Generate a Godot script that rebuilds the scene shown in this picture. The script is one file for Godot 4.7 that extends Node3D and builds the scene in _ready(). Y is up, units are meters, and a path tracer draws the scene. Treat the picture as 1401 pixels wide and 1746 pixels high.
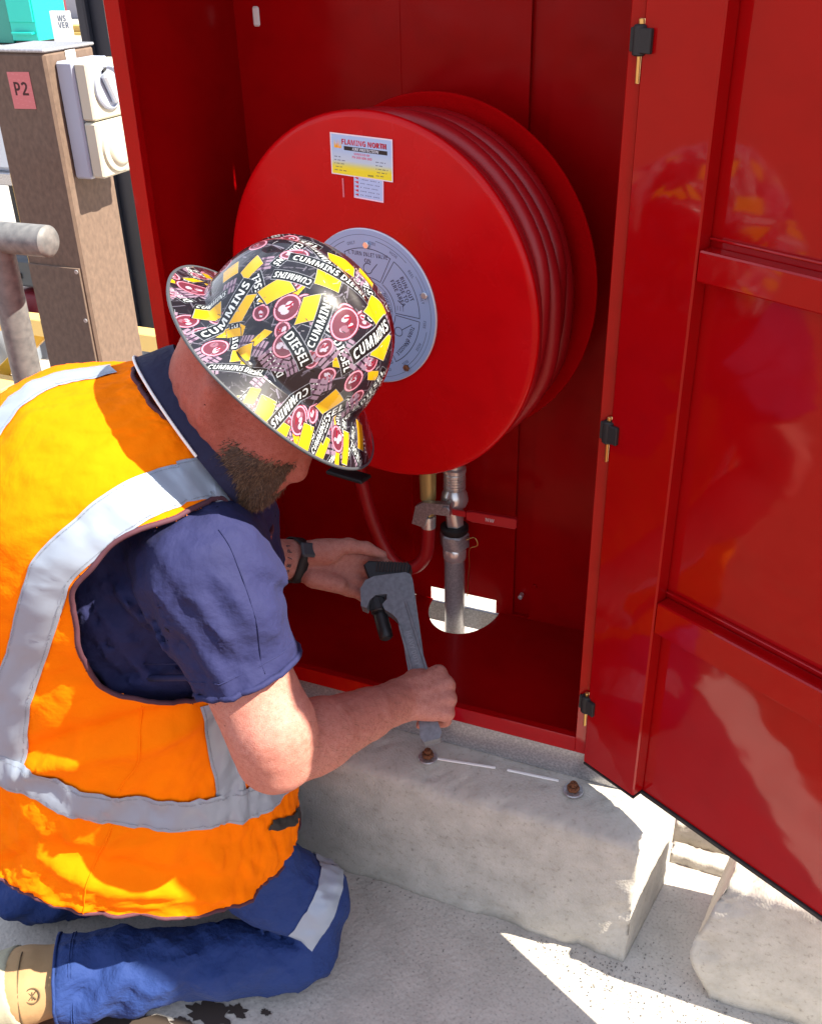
extends Node3D

var names := {}
var mats := {}
var rng := RandomNumberGenerator.new()

# ---------------------------------------------------------------- naming
func numbered(called: String) -> String:
	if not names.has(called):
		names[called] = 0
		return called
	names[called] += 1
	return "%s_%03d" % [called, names[called]]

func thing(called: String, label: String, category: String, at := Vector3.ZERO, group := "") -> Node3D:
	var o := Node3D.new()
	o.name = numbered(called)
	add_child(o)
	o.position = at
	o.set_meta("label", label)
	o.set_meta("category", category)
	if group != "":
		o.set_meta("group", group)
	return o

func put(called: String, st: SurfaceTool, mat: Material, parent: Node, label := "") -> MeshInstance3D:
	st.generate_normals()
	var mi := MeshInstance3D.new()
	mi.mesh = st.commit()
	mi.material_override = mat
	mi.name = called
	parent.add_child(mi, true)
	if parent is Node3D and parent != self:
		# geometry is written in world metres: bring it into the thing's own axes
		var x := Transform3D()
		var p: Node = parent
		while p != self:
			x = (p as Node3D).transform * x
			p = p.get_parent()
		mi.transform = x.affine_inverse()
	if label != "":
		mi.set_meta("label", label)
	return mi

func tag(o: Node, label: String, category: String, group := "") -> void:
	o.set_meta("label", label)
	o.set_meta("category", category)
	if group != "":
		o.set_meta("group", group)

# ---------------------------------------------------------------- mesh helpers
func mb() -> SurfaceTool:
	var st := SurfaceTool.new()
	st.begin(Mesh.PRIMITIVE_TRIANGLES)
	return st

func tri(st: SurfaceTool, a: Vector3, b: Vector3, c: Vector3, out: Vector3) -> void:
	if (b - a).cross(c - a).dot(out) > 0.0:
		var t := b
		b = c
		c = t
	st.add_vertex(a)
	st.add_vertex(b)
	st.add_vertex(c)

func quad(st: SurfaceTool, a: Vector3, b: Vector3, c: Vector3, d: Vector3, out: Vector3) -> void:
	tri(st, a, b, c, out)
	tri(st, a, c, d, out)

func flat(st: SurfaceTool) -> void:
	st.set_smooth_group(-1)

func box(st: SurfaceTool, size: Vector3, x: Transform3D, bev := 0.0) -> void:
	st.set_smooth_group(-1)
	var h := size * 0.5
	var b := minf(bev, minf(h.x, minf(h.y, h.z)) * 0.9)
	var ax := [Vector3.RIGHT, Vector3.UP, Vector3.BACK]
	for i in 3:
		var j := (i + 1) % 3
		var k := (i + 2) % 3
		for s in [-1.0, 1.0]:
			var c: Vector3 = ax[i] * h[i] * s
			var u: Vector3 = ax[j] * (h[j] - b)
			var v: Vector3 = ax[k] * (h[k] - b)
			quad(st, x * (c - u - v), x * (c + u - v), x * (c + u + v), x * (c - u + v), x.basis * (ax[i] * s))
			if b > 0.0:
				for s2 in [-1.0, 1.0]:
					# edge between face i (s) and face j (s2), running along k
					var p: Vector3 = ax[i] * h[i] * s + ax[j] * (h[j] - b) * s2
					var q: Vector3 = ax[i] * (h[i] - b) * s + ax[j] * h[j] * s2
					quad(st, x * (p - v), x * (p + v), x * (q + v), x * (q - v), x.basis * (ax[i] * s + ax[j] * s2))
	if b > 0.0:
		for sx in [-1.0, 1.0]:
			for sy in [-1.0, 1.0]:
				for sz in [-1.0, 1.0]:
					var e := Vector3(sx, sy, sz)
					tri(st, x * (e * Vector3(h.x, h.y - b, h.z - b)), x * (e * Vector3(h.x - b, h.y, h.z - b)), x * (e * Vector3(h.x - b, h.y - b, h.z)), x.basis * e)

func bx(st: SurfaceTool, lo: Vector3, hi: Vector3, bev := 0.0) -> void:
	box(st, hi - lo, Transform3D(Basis(), (lo + hi) * 0.5), bev)

# a frame whose Y points along dir
func along(dir: Vector3, at: Vector3, hint := Vector3(0.13, 0.2, 1)) -> Transform3D:
	var y := dir.normalized()
	var xx := y.cross(hint)
	if xx.length() < 0.01:
		xx = y.cross(Vector3(1, 0, 0.1))
	xx = xx.normalized()
	return Transform3D(Basis(xx, y, xx.cross(y)), at)

# profile of Vector2(radius, height), turned about local Y
func lathe(st: SurfaceTool, prof: Array, segs: int, x: Transform3D, crease := 0.6) -> void:
	var g := 1
	for i in prof.size() - 1:
		var p: Vector2 = prof[i]
		var q: Vector2 = prof[i + 1]
		if i > 0:
			var o: Vector2 = prof[i - 1]
			if absf((p - o).angle_to(q - p)) > crease:
				g += 1
		st.set_smooth_group(g)
		var e := q - p
		var on := Vector2(e.y, -e.x)
		for k in segs:
			var a0 := TAU * k / segs
			var a1 := TAU * (k + 1) / segs
			var am := (a0 + a1) * 0.5
			var out := Vector3(cos(am) * on.x, on.y, sin(am) * on.x)
			var A := Vector3(cos(a0) * p.x, p.y, sin(a0) * p.x)
			var B := Vector3(cos(a1) * p.x, p.y, sin(a1) * p.x)
			var C := Vector3(cos(a1) * q.x, q.y, sin(a1) * q.x)
			var D := Vector3(cos(a0) * q.x, q.y, sin(a0) * q.x)
			if p.x > 1e-6:
				tri(st, x * A, x * B, x * C, x.basis * out)
			if q.x > 1e-6:
				tri(st, x * A, x * C, x * D, x.basis * out)

func cyl(st: SurfaceTool, a: Vector3, b: Vector3, r: float, segs := 20, bev := 0.0) -> void:
	var l := (b - a).length()
	var pr := [Vector2(0, 0), Vector2(r - bev, 0), Vector2(r, bev), Vector2(r, l - bev), Vector2(r - bev, l), Vector2(0, l)]
	if bev <= 0.0:
		pr = [Vector2(0, 0), Vector2(r, 0), Vector2(r, l), Vector2(0, l)]
	lathe(st, pr, segs, along(b - a, a))

func smooth_path(pts: Array, per := 8) -> Array:
	var c := Curve3D.new()
	for i in pts.size():
		var t := Vector3.ZERO
		if i > 0 and i < pts.size() - 1:
			t = (pts[i + 1] - pts[i - 1]) / 6.0
		c.add_point(pts[i], -t, t)
	var out := []
	for i in pts.size() - 1:
		for k in per:
			out.append(c.sample(i, float(k) / per))
	out.append(pts[pts.size() - 1])
	return out

func tube(st: SurfaceTool, path: Array, r, sides := 12, caps := true) -> void:
	var n := path.size()
	var rings := []
	var up := Vector3(0.1, 1, 0.05)
	var prev := Vector3.ZERO
	for i in n:
		var t: Vector3 = (path[mini(i + 1, n - 1)] - path[maxi(i - 1, 0)]).normalized()
		var u: Vector3
		if i == 0:
			u = t.cross(up)
			if u.length() < 0.1:
				u = t.cross(Vector3(1, 0, 0.2))
		else:
			u = prev - t * prev.dot(t)
		u = u.normalized()
		prev = u
		var w := t.cross(u)
		var rr: float = r[i] if r is Array else r
		var ring := []
		for k in sides:
			var a := TAU * k / sides
			ring.append(path[i] + (u * cos(a) + w * sin(a)) * rr)
		rings.append(ring)
	st.set_smooth_group(1)
	for i in n - 1:
		for k in sides:
			var k2 := (k + 1) % sides
			var m: Vector3 = (rings[i][k] + rings[i][k2]) * 0.5 - path[i]
			quad(st, rings[i][k], rings[i][k2], rings[i + 1][k2], rings[i + 1][k], m)
	if caps:
		st.set_smooth_group(-1)
		for e in [0, n - 1]:
			var d: Vector3 = path[e] - path[1 if e == 0 else n - 2]
			for k in sides:
				tri(st, path[e], rings[e][k], rings[e][(k + 1) % sides], d)

# flat polygon (Vector2 list) pushed out by depth along local Z
func prism(st: SurfaceTool, poly: PackedVector2Array, depth: float, x: Transform3D, bev := 0.0) -> void:
	st.set_smooth_group(-1)
	var inner := poly
	if bev > 0.0:
		var off := Geometry2D.offset_polygon(poly, -bev)
		if off.size() == 1 and off[0].size() == poly.size():
			# line the shrunken outline up with the full one
			var best := 0
			var bd := 1e9
			for i in off[0].size():
				var d := off[0][i].distance_to(poly[0])
				if d < bd:
					bd = d
					best = i
			var re := PackedVector2Array()
			for i in poly.size():
				re.append(off[0][(best + i) % poly.size()])
			inner = re
		else:
			bev = 0.0
	var n := poly.size()
	var ids := Geometry2D.triangulate_polygon(inner)
	var z := x.basis.z.normalized()
	for i in range(0, ids.size(), 3):
		for e in 2:
			var zz := depth if e == 1 else 0.0
			var pts := []
			for k in 3:
				var p := inner[ids[i + k]] if e == 1 else poly[ids[i + k]]
				pts.append(x * Vector3(p.x, p.y, zz))
			tri(st, pts[0], pts[1], pts[2], z if e == 1 else -z)
	var ccw := not Geometry2D.is_polygon_clockwise(poly)
	for i in n:
		var a := poly[i]
		var b := poly[(i + 1) % n]
		var e := b - a
		var on := Vector3(e.y, -e.x, 0)
		if not ccw:
			on = -on
		quad(st, x * Vector3(a.x, a.y, 0), x * Vector3(b.x, b.y, 0), x * Vector3(b.x, b.y, depth - bev), x * Vector3(a.x, a.y, depth - bev), x.basis * on)
		if bev > 0.0:
			var c := inner[(i + 1) % n]
			var d := inner[i]
			quad(st, x * Vector3(a.x, a.y, depth - bev), x * Vector3(b.x, b.y, depth - bev), x * Vector3(c.x, c.y, depth), x * Vector3(d.x, d.y, depth), x.basis * (on.normalized() + Vector3(0, 0, 1)))

# ---------------------------------------------------------------- materials
func lin(r: float, g: float, b: float) -> Color:
	return Color(r, g, b).linear_to_srgb()

func mat(called: String, c: Color, rough := 0.6, metal := 0.0) -> StandardMaterial3D:
	var m := StandardMaterial3D.new()
	m.resource_name = called
	m.albedo_color = c.linear_to_srgb()
	m.roughness = rough
	m.metallic = metal
	mats[called] = m
	return m

func noise_tex(freq: float, stops: Array, seed_ := 1, size := 512, oct := 4, kind := FastNoiseLite.TYPE_SIMPLEX_SMOOTH, as_normal := 0.0) -> NoiseTexture2D:
	var n := FastNoiseLite.new()
	n.noise_type = kind
	n.seed = seed_
	n.frequency = freq
	n.fractal_octaves = oct
	var t := NoiseTexture2D.new()
	t.width = size
	t.height = size
	t.seamless = true
	t.noise = n
	if as_normal > 0.0:
		t.as_normal_map = true
		t.bump_strength = as_normal
	elif stops.size() > 0:
		var g := Gradient.new()
		var offs := PackedFloat32Array()
		var cols := PackedColorArray()
		for s in stops:
			offs.append(s[0])
			cols.append(s[1])
		g.offsets = offs
		g.colors = cols
		t.color_ramp = g
	return t

func grey(v: float) -> Color:
	return Color(v, v, v)

func tri_map(m: StandardMaterial3D, metres: float, world := true) -> void:
	m.uv1_triplanar = true
	m.uv1_world_triplanar = world
	m.uv1_scale = Vector3.ONE / metres
	m.uv2_triplanar = true
	m.uv2_world_triplanar = world

# ---------------------------------------------------------------- printing on images
func fill_tri(im: Image, a: Vector2, b: Vector2, c: Vector2, col: Color) -> void:
	var w := im.get_width()
	var h := im.get_height()
	var y0 := maxi(0, int(floor(minf(a.y, minf(b.y, c.y)))))
	var y1 := mini(h - 1, int(ceil(maxf(a.y, maxf(b.y, c.y)))))
	var p := [a, b, c]
	for y in range(y0, y1 + 1):
		var yc := y + 0.5
		var lo := 1e9
		var hi := -1e9
		for i in 3:
			var u: Vector2 = p[i]
			var v: Vector2 = p[(i + 1) % 3]
			if (u.y <= yc and v.y > yc) or (v.y <= yc and u.y > yc):
				var x := u.x + (yc - u.y) / (v.y - u.y) * (v.x - u.x)
				lo = minf(lo, x)
				hi = maxf(hi, x)
		if hi < lo:
			continue
		var xa := maxi(0, int(round(lo)))
		var xb := mini(w, int(round(hi)))
		if xb > xa:
			im.fill_rect(Rect2i(xa, y, xb - xa, 1), col)

func fill_poly(im: Image, pts: PackedVector2Array, col: Color) -> void:
	var ids := Geometry2D.triangulate_polygon(pts)
	for i in range(0, ids.size(), 3):
		fill_tri(im, pts[ids[i]], pts[ids[i + 1]], pts[ids[i + 2]], col)

func fill_quad(im: Image, c: Vector2, u: Vector2, v: Vector2, col: Color) -> void:
	fill_tri(im, c - u - v, c + u - v, c + u + v, col)
	fill_tri(im, c - u - v, c + u + v, c - u + v, col)

func stroke(im: Image, a: Vector2, b: Vector2, w: float, col: Color) -> void:
	var d := (b - a).normalized() * w * 0.5
	var n := Vector2(-d.y, d.x)
	fill_tri(im, a - n, b - n, b + n, col)
	fill_tri(im, a - n, b + n, a + n, col)

func arc(im: Image, c: Vector2, r: float, a0: float, a1: float, w: float, col: Color, squash := 1.0, turn := 0.0) -> void:
	var n := maxi(6, int(absf(a1 - a0) * 14.0))
	for i in n:
		var p := Vector2(cos(lerpf(a0, a1, float(i) / n)), sin(lerpf(a0, a1, float(i) / n)) * squash).rotated(turn) * r
		var q := Vector2(cos(lerpf(a0, a1, (i + 1.15) / n)), sin(lerpf(a0, a1, (i + 1.15) / n)) * squash).rotated(turn) * r
		stroke(im, c + p, c + q, w, col)

func disc(im: Image, c: Vector2, r: float, col: Color, squash := 1.0, turn := 0.0) -> void:
	var n := 40
	for i in n:
		var p := Vector2(cos(TAU * i / n), sin(TAU * i / n) * squash).rotated(turn) * r
		var q := Vector2(cos(TAU * (i + 1) / n), sin(TAU * (i + 1) / n) * squash).rotated(turn) * r
		fill_tri(im, c, c + p, c + q, col)

var glyphs := {}

# triangles of a word, centred, capital height 1, y down
func word(s: String, serif := false) -> PackedVector2Array:
	var key := s + str(serif)
	if glyphs.has(key):
		return glyphs[key]
	var f := SystemFont.new()
	f.font_names = PackedStringArray(["Droid Serif" if serif else "Droid Sans"])
	f.font_weight = 700
	var t := TextMesh.new()
	t.text = s
	t.font = f
	t.font_size = 48
	t.pixel_size = 1.0 / 34.0
	t.depth = 0.0
	t.curve_step = 3.0
	var arr := t.get_mesh_arrays()
	var v: PackedVector3Array = arr[Mesh.ARRAY_VERTEX]
	var ids: PackedInt32Array = arr[Mesh.ARRAY_INDEX]
	var out := PackedVector2Array()
	var lo := Vector2(1e9, 1e9)
	var hi := -lo
	for i in ids:
		var p := Vector2(v[i].x, -v[i].y)
		out.append(p)
		lo = lo.min(p)
		hi = hi.max(p)
	for i in out.size():
		out[i] -= (lo + hi) * 0.5
	glyphs[key] = out
	return out

func text(im: Image, s: String, at: Vector2, height: float, turn: float, col: Color, wide := 1.0, serif := false, slant := 0.0) -> void:
	var t := word(s, serif)
	for i in range(0, t.size(), 3):
		var p := []
		for k in 3:
			var q := t[i + k]
			p.append(at + (Vector2((q.x - q.y * slant) * wide, q.y) * height).rotated(turn))
		fill_tri(im, p[0], p[1], p[2], col)

func printed(called: String, im: Image, rough := 0.5, metal := 0.0) -> StandardMaterial3D:
	im.generate_mipmaps()
	var m := mat(called, Color(1, 1, 1), rough, metal)
	m.albedo_texture = ImageTexture.create_from_image(im)
	m.texture_repeat = false
	return m

# a flat printed sheet: corner at x.origin, u and v run along x.basis.x and x.basis.y over the size
func sheet(st: SurfaceTool, x: Transform3D, size: Vector2) -> void:
	st.set_smooth_group(-1)
	var h := size * 0.5
	var c := [Vector3(-h.x, -h.y, 0), Vector3(h.x, -h.y, 0), Vector3(h.x, h.y, 0), Vector3(-h.x, h.y, 0)]
	var uv := [Vector2(0, 1), Vector2(1, 1), Vector2(1, 0), Vector2(0, 0)]
	for i in [0, 2, 1, 0, 3, 2]:
		st.set_uv(uv[i])
		st.add_vertex(x * c[i])

# lettering as thin raised metal or ink on a plane (x.basis.z is the plane's normal)
func lettering(st: SurfaceTool, s: String, height: float, x: Transform3D, serif := false) -> void:
	var t := word(s, serif)
	st.set_smooth_group(-1)
	for i in range(0, t.size(), 3):
		var p := []
		for k in 3:
			p.append(x * (Vector3(t[i + k].x, -t[i + k].y, 0) * height))
		tri(st, p[0], p[1], p[2], x.basis.z)

# ---------------------------------------------------------------- the scene
const CAM := Vector3(0.97315, 1.54167, 1.25)

func _ready() -> void:
	rng.seed = 7
	var cam := Camera3D.new()
	cam.transform = Transform3D(Basis(Vector3(0.92248, -0.02322, -0.38535), Vector3(-0.17384, 0.86626, -0.46836), Vector3(0.34469, 0.49905, 0.79507)).orthonormalized(), CAM)
	cam.fov = rad_to_deg(2.0 * atan(873.0 / 1730.0))
	cam.near = 0.05
	cam.far = 900.0
	add_child(cam)
	cam.make_current()
	var sky_mat := ProceduralSkyMaterial.new()
	sky_mat.sky_top_color = Color(0.55, 0.585, 0.665)
	sky_mat.sky_horizon_color = Color(0.80, 0.82, 0.85)
	sky_mat.sky_curve = 0.16
	sky_mat.ground_bottom_color = Color(0.55, 0.53, 0.50)
	sky_mat.ground_horizon_color = Color(0.78, 0.79, 0.80)
	sky_mat.sun_angle_max = 8.0
	var cover := noise_tex(0.006, [[0.0, Color(1, 1, 1, 0)], [0.52, Color(1, 1, 1, 0)], [0.75, Color(1, 1, 1, 0.75)], [1.0, Color(1, 1, 1, 0.95)]], 12, 1024, 5)
	sky_mat.sky_cover = cover
	sky_mat.sky_cover_modulate = Color(0.55, 0.55, 0.55)
	var sky := Sky.new()
	sky.sky_material = sky_mat
	var env := Environment.new()
	env.background_mode = Environment.BG_SKY
	env.sky = sky
	env.background_energy_multiplier = 1.0
	env.tonemap_mode = Environment.TONE_MAPPER_LINEAR
	env.tonemap_exposure = 3.0
	env.sdfgi_enabled = true
	env.ssao_enabled = true
	env.ssil_enabled = true
	var we := WorldEnvironment.new()
	we.environment = env
	add_child(we)
	var sun := DirectionalLight3D.new()
	sun.name = "sun"
	sun.light_color = Color(1.0, 0.955, 0.88)
	sun.light_energy = 1.6
	sun.light_angular_distance = 0.5
	sun.shadow_enabled = true
	add_child(sun)
	sun.look_at_from_position(Vector3(8.97, 10.0, -0.9), Vector3.ZERO)

	make_materials()
	build_ground()
	build_cabinet()
	build_blocks()
	build_reel()
	build_riser()
	build_post()
	build_background()
	build_litter()
	build_person()
	build_wrench()

# ---------------------------------------------------------------- materials of the place
func concrete(called: String, lo: Color, hi: Color, metres: float, seed_: int) -> StandardMaterial3D:
	var m := mat(called, Color(1, 1, 1), 0.88)
	m.albedo_texture = noise_tex(0.012, [[0.0, lo.linear_to_srgb()], [0.35, lo.lerp(hi, 0.45).linear_to_srgb()], [0.65, lo.lerp(hi, 0.7).linear_to_srgb()], [1.0, hi.linear_to_srgb()]], seed_, 1024, 6)
	m.detail_enabled = true
	m.detail_blend_mode = BaseMaterial3D.BLEND_MODE_MUL
	m.detail_uv_layer = BaseMaterial3D.DETAIL_UV_2
	m.detail_albedo = noise_tex(0.11, [[0.0, grey(0.55)], [0.16, grey(0.80)], [0.25, grey(0.95)], [0.6, grey(1.0)], [1.0, grey(1.0)]], seed_ + 5, 1024, 4)
	m.heightmap_enabled = true
	m.heightmap_texture = noise_tex(0.09, [], seed_ + 9, 1024, 5)
	m.heightmap_scale = 0.11
	tri_map(m, metres)
	m.uv2_scale = Vector3.ONE / (metres * 0.61)
	return m

func paint(called: String, c: Color, rough := 0.17) -> StandardMaterial3D:
	var m := mat(called, c, rough)
	m.heightmap_enabled = true
	m.heightmap_texture = noise_tex(0.006, [], 31, 512, 3)
	m.heightmap_scale = 0.10
	tri_map(m, 0.55)
	m.roughness_texture = noise_tex(0.01, [[0.0, grey(0.75)], [1.0, grey(1.0)]], 77, 512, 5)
	m.metallic_specular = 0.46
	# faint dust and rubbed patches
	m.albedo_texture = noise_tex(0.013, [[0.0, Color(0.93, 0.93, 0.93)], [0.45, Color(0.98, 0.98, 0.98)], [1.0, Color(1, 1, 1)]], 35, 512, 6)
	return m

func galv(called: String, base: float, rough := 0.45) -> StandardMaterial3D:
	var m := mat(called, Color(1, 1, 1), rough, 0.75)
	m.albedo_texture = noise_tex(0.05, [[0.0, lin(base * 0.6, base * 0.62, base * 0.66)], [0.5, lin(base, base * 1.01, base * 1.05)], [1.0, lin(base * 1.35, base * 1.36, base * 1.4)]], 41, 512, 4, FastNoiseLite.TYPE_CELLULAR)
	m.roughness_texture = noise_tex(0.03, [[0.0, grey(0.7)], [1.0, grey(1.0)]], 43, 512, 4)
	tri_map(m, 0.12)
	return m

func cloth_mat(called: String, c: Color, weave: float, rough := 0.85) -> StandardMaterial3D:
	var m := mat(called, Color(1, 1, 1), rough)
	m.albedo_texture = noise_tex(0.012, [[0.0, (c * 0.90).linear_to_srgb()], [0.5, c.linear_to_srgb()], [1.0, (c * 1.06).linear_to_srgb()]], 61, 256, 4)
	m.heightmap_enabled = true
	m.heightmap_texture = noise_tex(0.010, [], 62, 1024, 8)
	m.heightmap_scale = weave
	tri_map(m, 0.30)
	return m

func make_materials() -> void:
	concrete("ground_concrete", Color(0.39, 0.365, 0.325), Color(0.56, 0.52, 0.465), 1.3, 3)
	concrete("block_concrete", Color(0.36, 0.34, 0.30), Color(0.52, 0.49, 0.44), 0.8, 21)
	paint("red_paint", Color(0.35, 0.0015, 0.003), 0.07)
	var bc: StandardMaterial3D = mats["block_concrete"]
	bc.detail_albedo = noise_tex(0.035, [[0.0, grey(0.72)], [0.14, grey(0.86)], [0.27, lin(0.93, 0.915, 0.88)], [0.5, grey(0.98)], [1.0, grey(1.0)]], 133, 1024, 7)
	bc.heightmap_texture = noise_tex(0.16, [], 134, 1024, 4)
	bc.heightmap_scale = 0.08
	paint("inner_paint", Color(0.34, 0.0012, 0.0025), 0.22).metallic_specular = 0.24
	paint("reel_paint", Color(0.54, 0.002, 0.004), 0.30).metallic_specular = 0.33
	galv("galvanised", 0.45)
	galv("pipe_steel", 0.42, 0.4).metallic = 0.5
	mat("brass", Color(0.72, 0.48, 0.16), 0.3, 1.0)
	mat("nozzle_brass", Color(0.50, 0.36, 0.13), 0.35, 0.45)
	mat("black_rubber", Color(0.012, 0.012, 0.013), 0.6)
	mat("chrome", Color(0.72, 0.71, 0.69), 0.26, 0.65)
	mat("red_hose", Color(0.36, 0.004, 0.008), 0.42)
	var rust := mat("rust", Color(1, 1, 1), 0.9)
	rust.albedo_texture = noise_tex(0.05, [[0.0, lin(0.03, 0.012, 0.006)], [0.5, lin(0.14, 0.045, 0.015)], [1.0, lin(0.30, 0.12, 0.05)]], 8, 256, 5)
	tri_map(rust, 0.06)
	concrete("added_dirt", Color(0.11, 0.045, 0.022), Color(0.20, 0.085, 0.045), 1.1, 90)
	mat("grit", Color(0.20, 0.19, 0.175), 0.9)
	mat("wet_concrete", Color(0.055, 0.042, 0.034), 0.35)
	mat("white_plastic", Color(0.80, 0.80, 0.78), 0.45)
	mat("cream_plastic", Color(0.50, 0.49, 0.40), 0.42)
	mat("grey_plastic", Color(0.36, 0.41, 0.52), 0.45)
	mat("knob_grey", Color(0.42, 0.47, 0.53), 0.35)
	mat("plate_rim", Color(0.62, 0.66, 0.74), 0.35, 0.4)
	mat("pink_label", Color(0.66, 0.16, 0.20), 0.6)
	mat("lever_red", Color(0.50, 0.010, 0.016), 0.4)
	mat("navy_paint", Color(0.012, 0.015, 0.026), 0.5)
	mat("yellow_paint", Color(0.62, 0.36, 0.02), 0.45)
	mat("cream_paint", Color(0.64, 0.45, 0.15), 0.6)
	mat("tan_timber", Color(0.42, 0.27, 0.09), 0.8)
	mat("pale_tank", Color(0.55, 0.60, 0.68), 0.4)
	mat("dark_plastic", Color(0.05, 0.058, 0.07), 0.5)
	mat("maroon_paint", Color(0.14, 0.008, 0.015), 0.45)
	mat("bottle_grey", Color(0.28, 0.32, 0.38), 0.4)
	mat("teal_paint", Color(0.0, 0.42, 0.36), 0.45)
	mat("teal_dark", Color(0.01, 0.20, 0.17), 0.5)
	mat("ink_grey", Color(0.10, 0.13, 0.20), 0.6)
	mat("shed_grey", Color(0.27, 0.26, 0.30), 0.7)
	var gp := galv("galv_pipe", 0.17, 0.7)
	gp.metallic = 0.2
	gp.albedo_texture = noise_tex(0.012, [[0.0, lin(0.10, 0.105, 0.11)], [0.5, lin(0.17, 0.172, 0.175)], [1.0, lin(0.25, 0.25, 0.245)]], 47, 512, 7)
	cloth_mat("vest_orange", Color(0.97, 0.200, 0.0), 0.16).metallic_specular = 0.2
	cloth_mat("navy_shirt", Color(0.0085, 0.0115, 0.068), 0.30)
	cloth_mat("navy_collar", Color(0.009, 0.010, 0.042), 0.3)
	cloth_mat("navy_trousers", Color(0.008, 0.032, 0.150), 0.55)
	mat("tape", Color(0.29, 0.345, 0.43), 0.42, 0.2)
	mat("binding", Color(0.075, 0.022, 0.035), 0.8)
	cloth_mat("boot_tan", Color(0.36, 0.22, 0.10), 0.06, 0.75)
	cloth_mat("boot_elastic", Color(0.36, 0.34, 0.24), 0.10, 0.9)
	mat("boot_dark", Color(0.10, 0.065, 0.03), 0.8)
	mat("thread", Color(0.20, 0.22, 0.26), 0.8)
	mat("eye_white", Color(0.75, 0.72, 0.68), 0.2)
	mat("ink", Color(0.05, 0.045, 0.06), 0.7)
	var hair := mat("hair", Color(0.060, 0.030, 0.018), 0.7)
	hair.heightmap_enabled = true
	hair.heightmap_texture = mats["boot_tan"].heightmap_texture
	hair.heightmap_scale = 0.12
	tri_map(hair, 0.05)
	mat("hair_light", Color(0.16, 0.085, 0.045), 0.6)
	var skin := mat("skin", Color(1, 1, 1), 0.60)
	skin.albedo_texture = noise_tex(0.03, [[0.0, lin(0.38, 0.140, 0.100)], [0.3, lin(0.45, 0.185, 0.142)], [0.6, lin(0.50, 0.220, 0.172)], [1.0, lin(0.54, 0.265, 0.212)]], 71, 512, 6)
	skin.detail_enabled = true
	skin.detail_blend_mode = BaseMaterial3D.BLEND_MODE_MUL
	skin.detail_uv_layer = BaseMaterial3D.DETAIL_UV_2
	skin.detail_albedo = noise_tex(0.12, [[0.0, lin(0.45, 0.30, 0.25)], [0.24, lin(0.72, 0.56, 0.50)], [0.36, grey(1.0)], [1.0, grey(1.0)]], 73, 512, 3)
	skin.heightmap_enabled = true
	skin.heightmap_texture = noise_tex(0.14, [], 74, 512, 4)
	skin.heightmap_scale = 0.05
	tri_map(skin, 0.16)
	skin.uv2_scale = Vector3.ONE / 0.13
	skin.metallic_specular = 0.35
	skin.vertex_color_use_as_albedo = true
	skin.subsurf_scatter_enabled = true
	skin.subsurf_scatter_strength = 0.12
	mat("wrench_light", Color(0.27, 0.28, 0.30), 0.5, 0.3)
	var wg := mat("wrench_grey", Color(1, 1, 1), 0.5, 0.35)
	wg.albedo_texture = noise_tex(0.02, [[0.0, lin(0.13, 0.138, 0.155)], [0.5, lin(0.195, 0.205, 0.23)], [1.0, lin(0.25, 0.26, 0.285)]], 92, 512, 6)
	wg.heightmap_enabled = true
	wg.heightmap_texture = noise_tex(0.09, [], 93, 512, 3)
	wg.heightmap_scale = 0.03
	tri_map(wg, 0.10)
	mat("jaw_black", Color(0.018, 0.018, 0.020), 0.42, 0.3)
	mat("jaw_tooth", Color(0.07, 0.05, 0.045), 0.5, 0.4)
	for q in [["post_brown", 0.138, 0.093, 0.068, 5], ["post_cover", 0.132, 0.092, 0.069, 6]]:
		var pb := mat(q[0], Color(1, 1, 1), 0.75)
		var c := Color(q[1], q[2], q[3])
		pb.albedo_texture = noise_tex(0.02, [[0.0, (c * 0.78).linear_to_srgb()], [0.4, (c * 0.97).linear_to_srgb()], [0.7, (c * 1.08).linear_to_srgb()], [1.0, (c * 1.25).linear_to_srgb()]], q[4], 512, 5)
		pb.uv1_triplanar = true
		pb.uv1_world_triplanar = true
		pb.uv1_scale = Vector3(7.0, 4.5, 7.0)

# ---------------------------------------------------------------- ground
func build_ground() -> void:
	var st := mb()
	flat(st)
	var e := 400.0
	quad(st, Vector3(-e, 0, -e), Vector3(e, 0, -e), Vector3(e, 0, e), Vector3(-e, 0, e), Vector3.UP)
	var g := put("ground", st, mats["ground_concrete"], self)
	g.set_meta("kind", "structure")
	# red brown dirt sheet added out of view to darken reflections in the door
	st = mb()
	flat(st)
	quad(st, Vector3(-60, 0.004, 0.54), Vector3(60, 0.004, 0.54), Vector3(60, 0.004, 60), Vector3(-60, 0.004, 60), Vector3.UP)
	var added_floor := put("added_dirt_sheet", st, mats["added_dirt"], self)
	added_floor.set_meta("kind", "structure")

# ---------------------------------------------------------------- cabinet and door
const CW := 0.730      # outer width
const CY := 0.3575     # underside
const CT := 1.76       # top
const CD := 0.325      # depth

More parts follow.
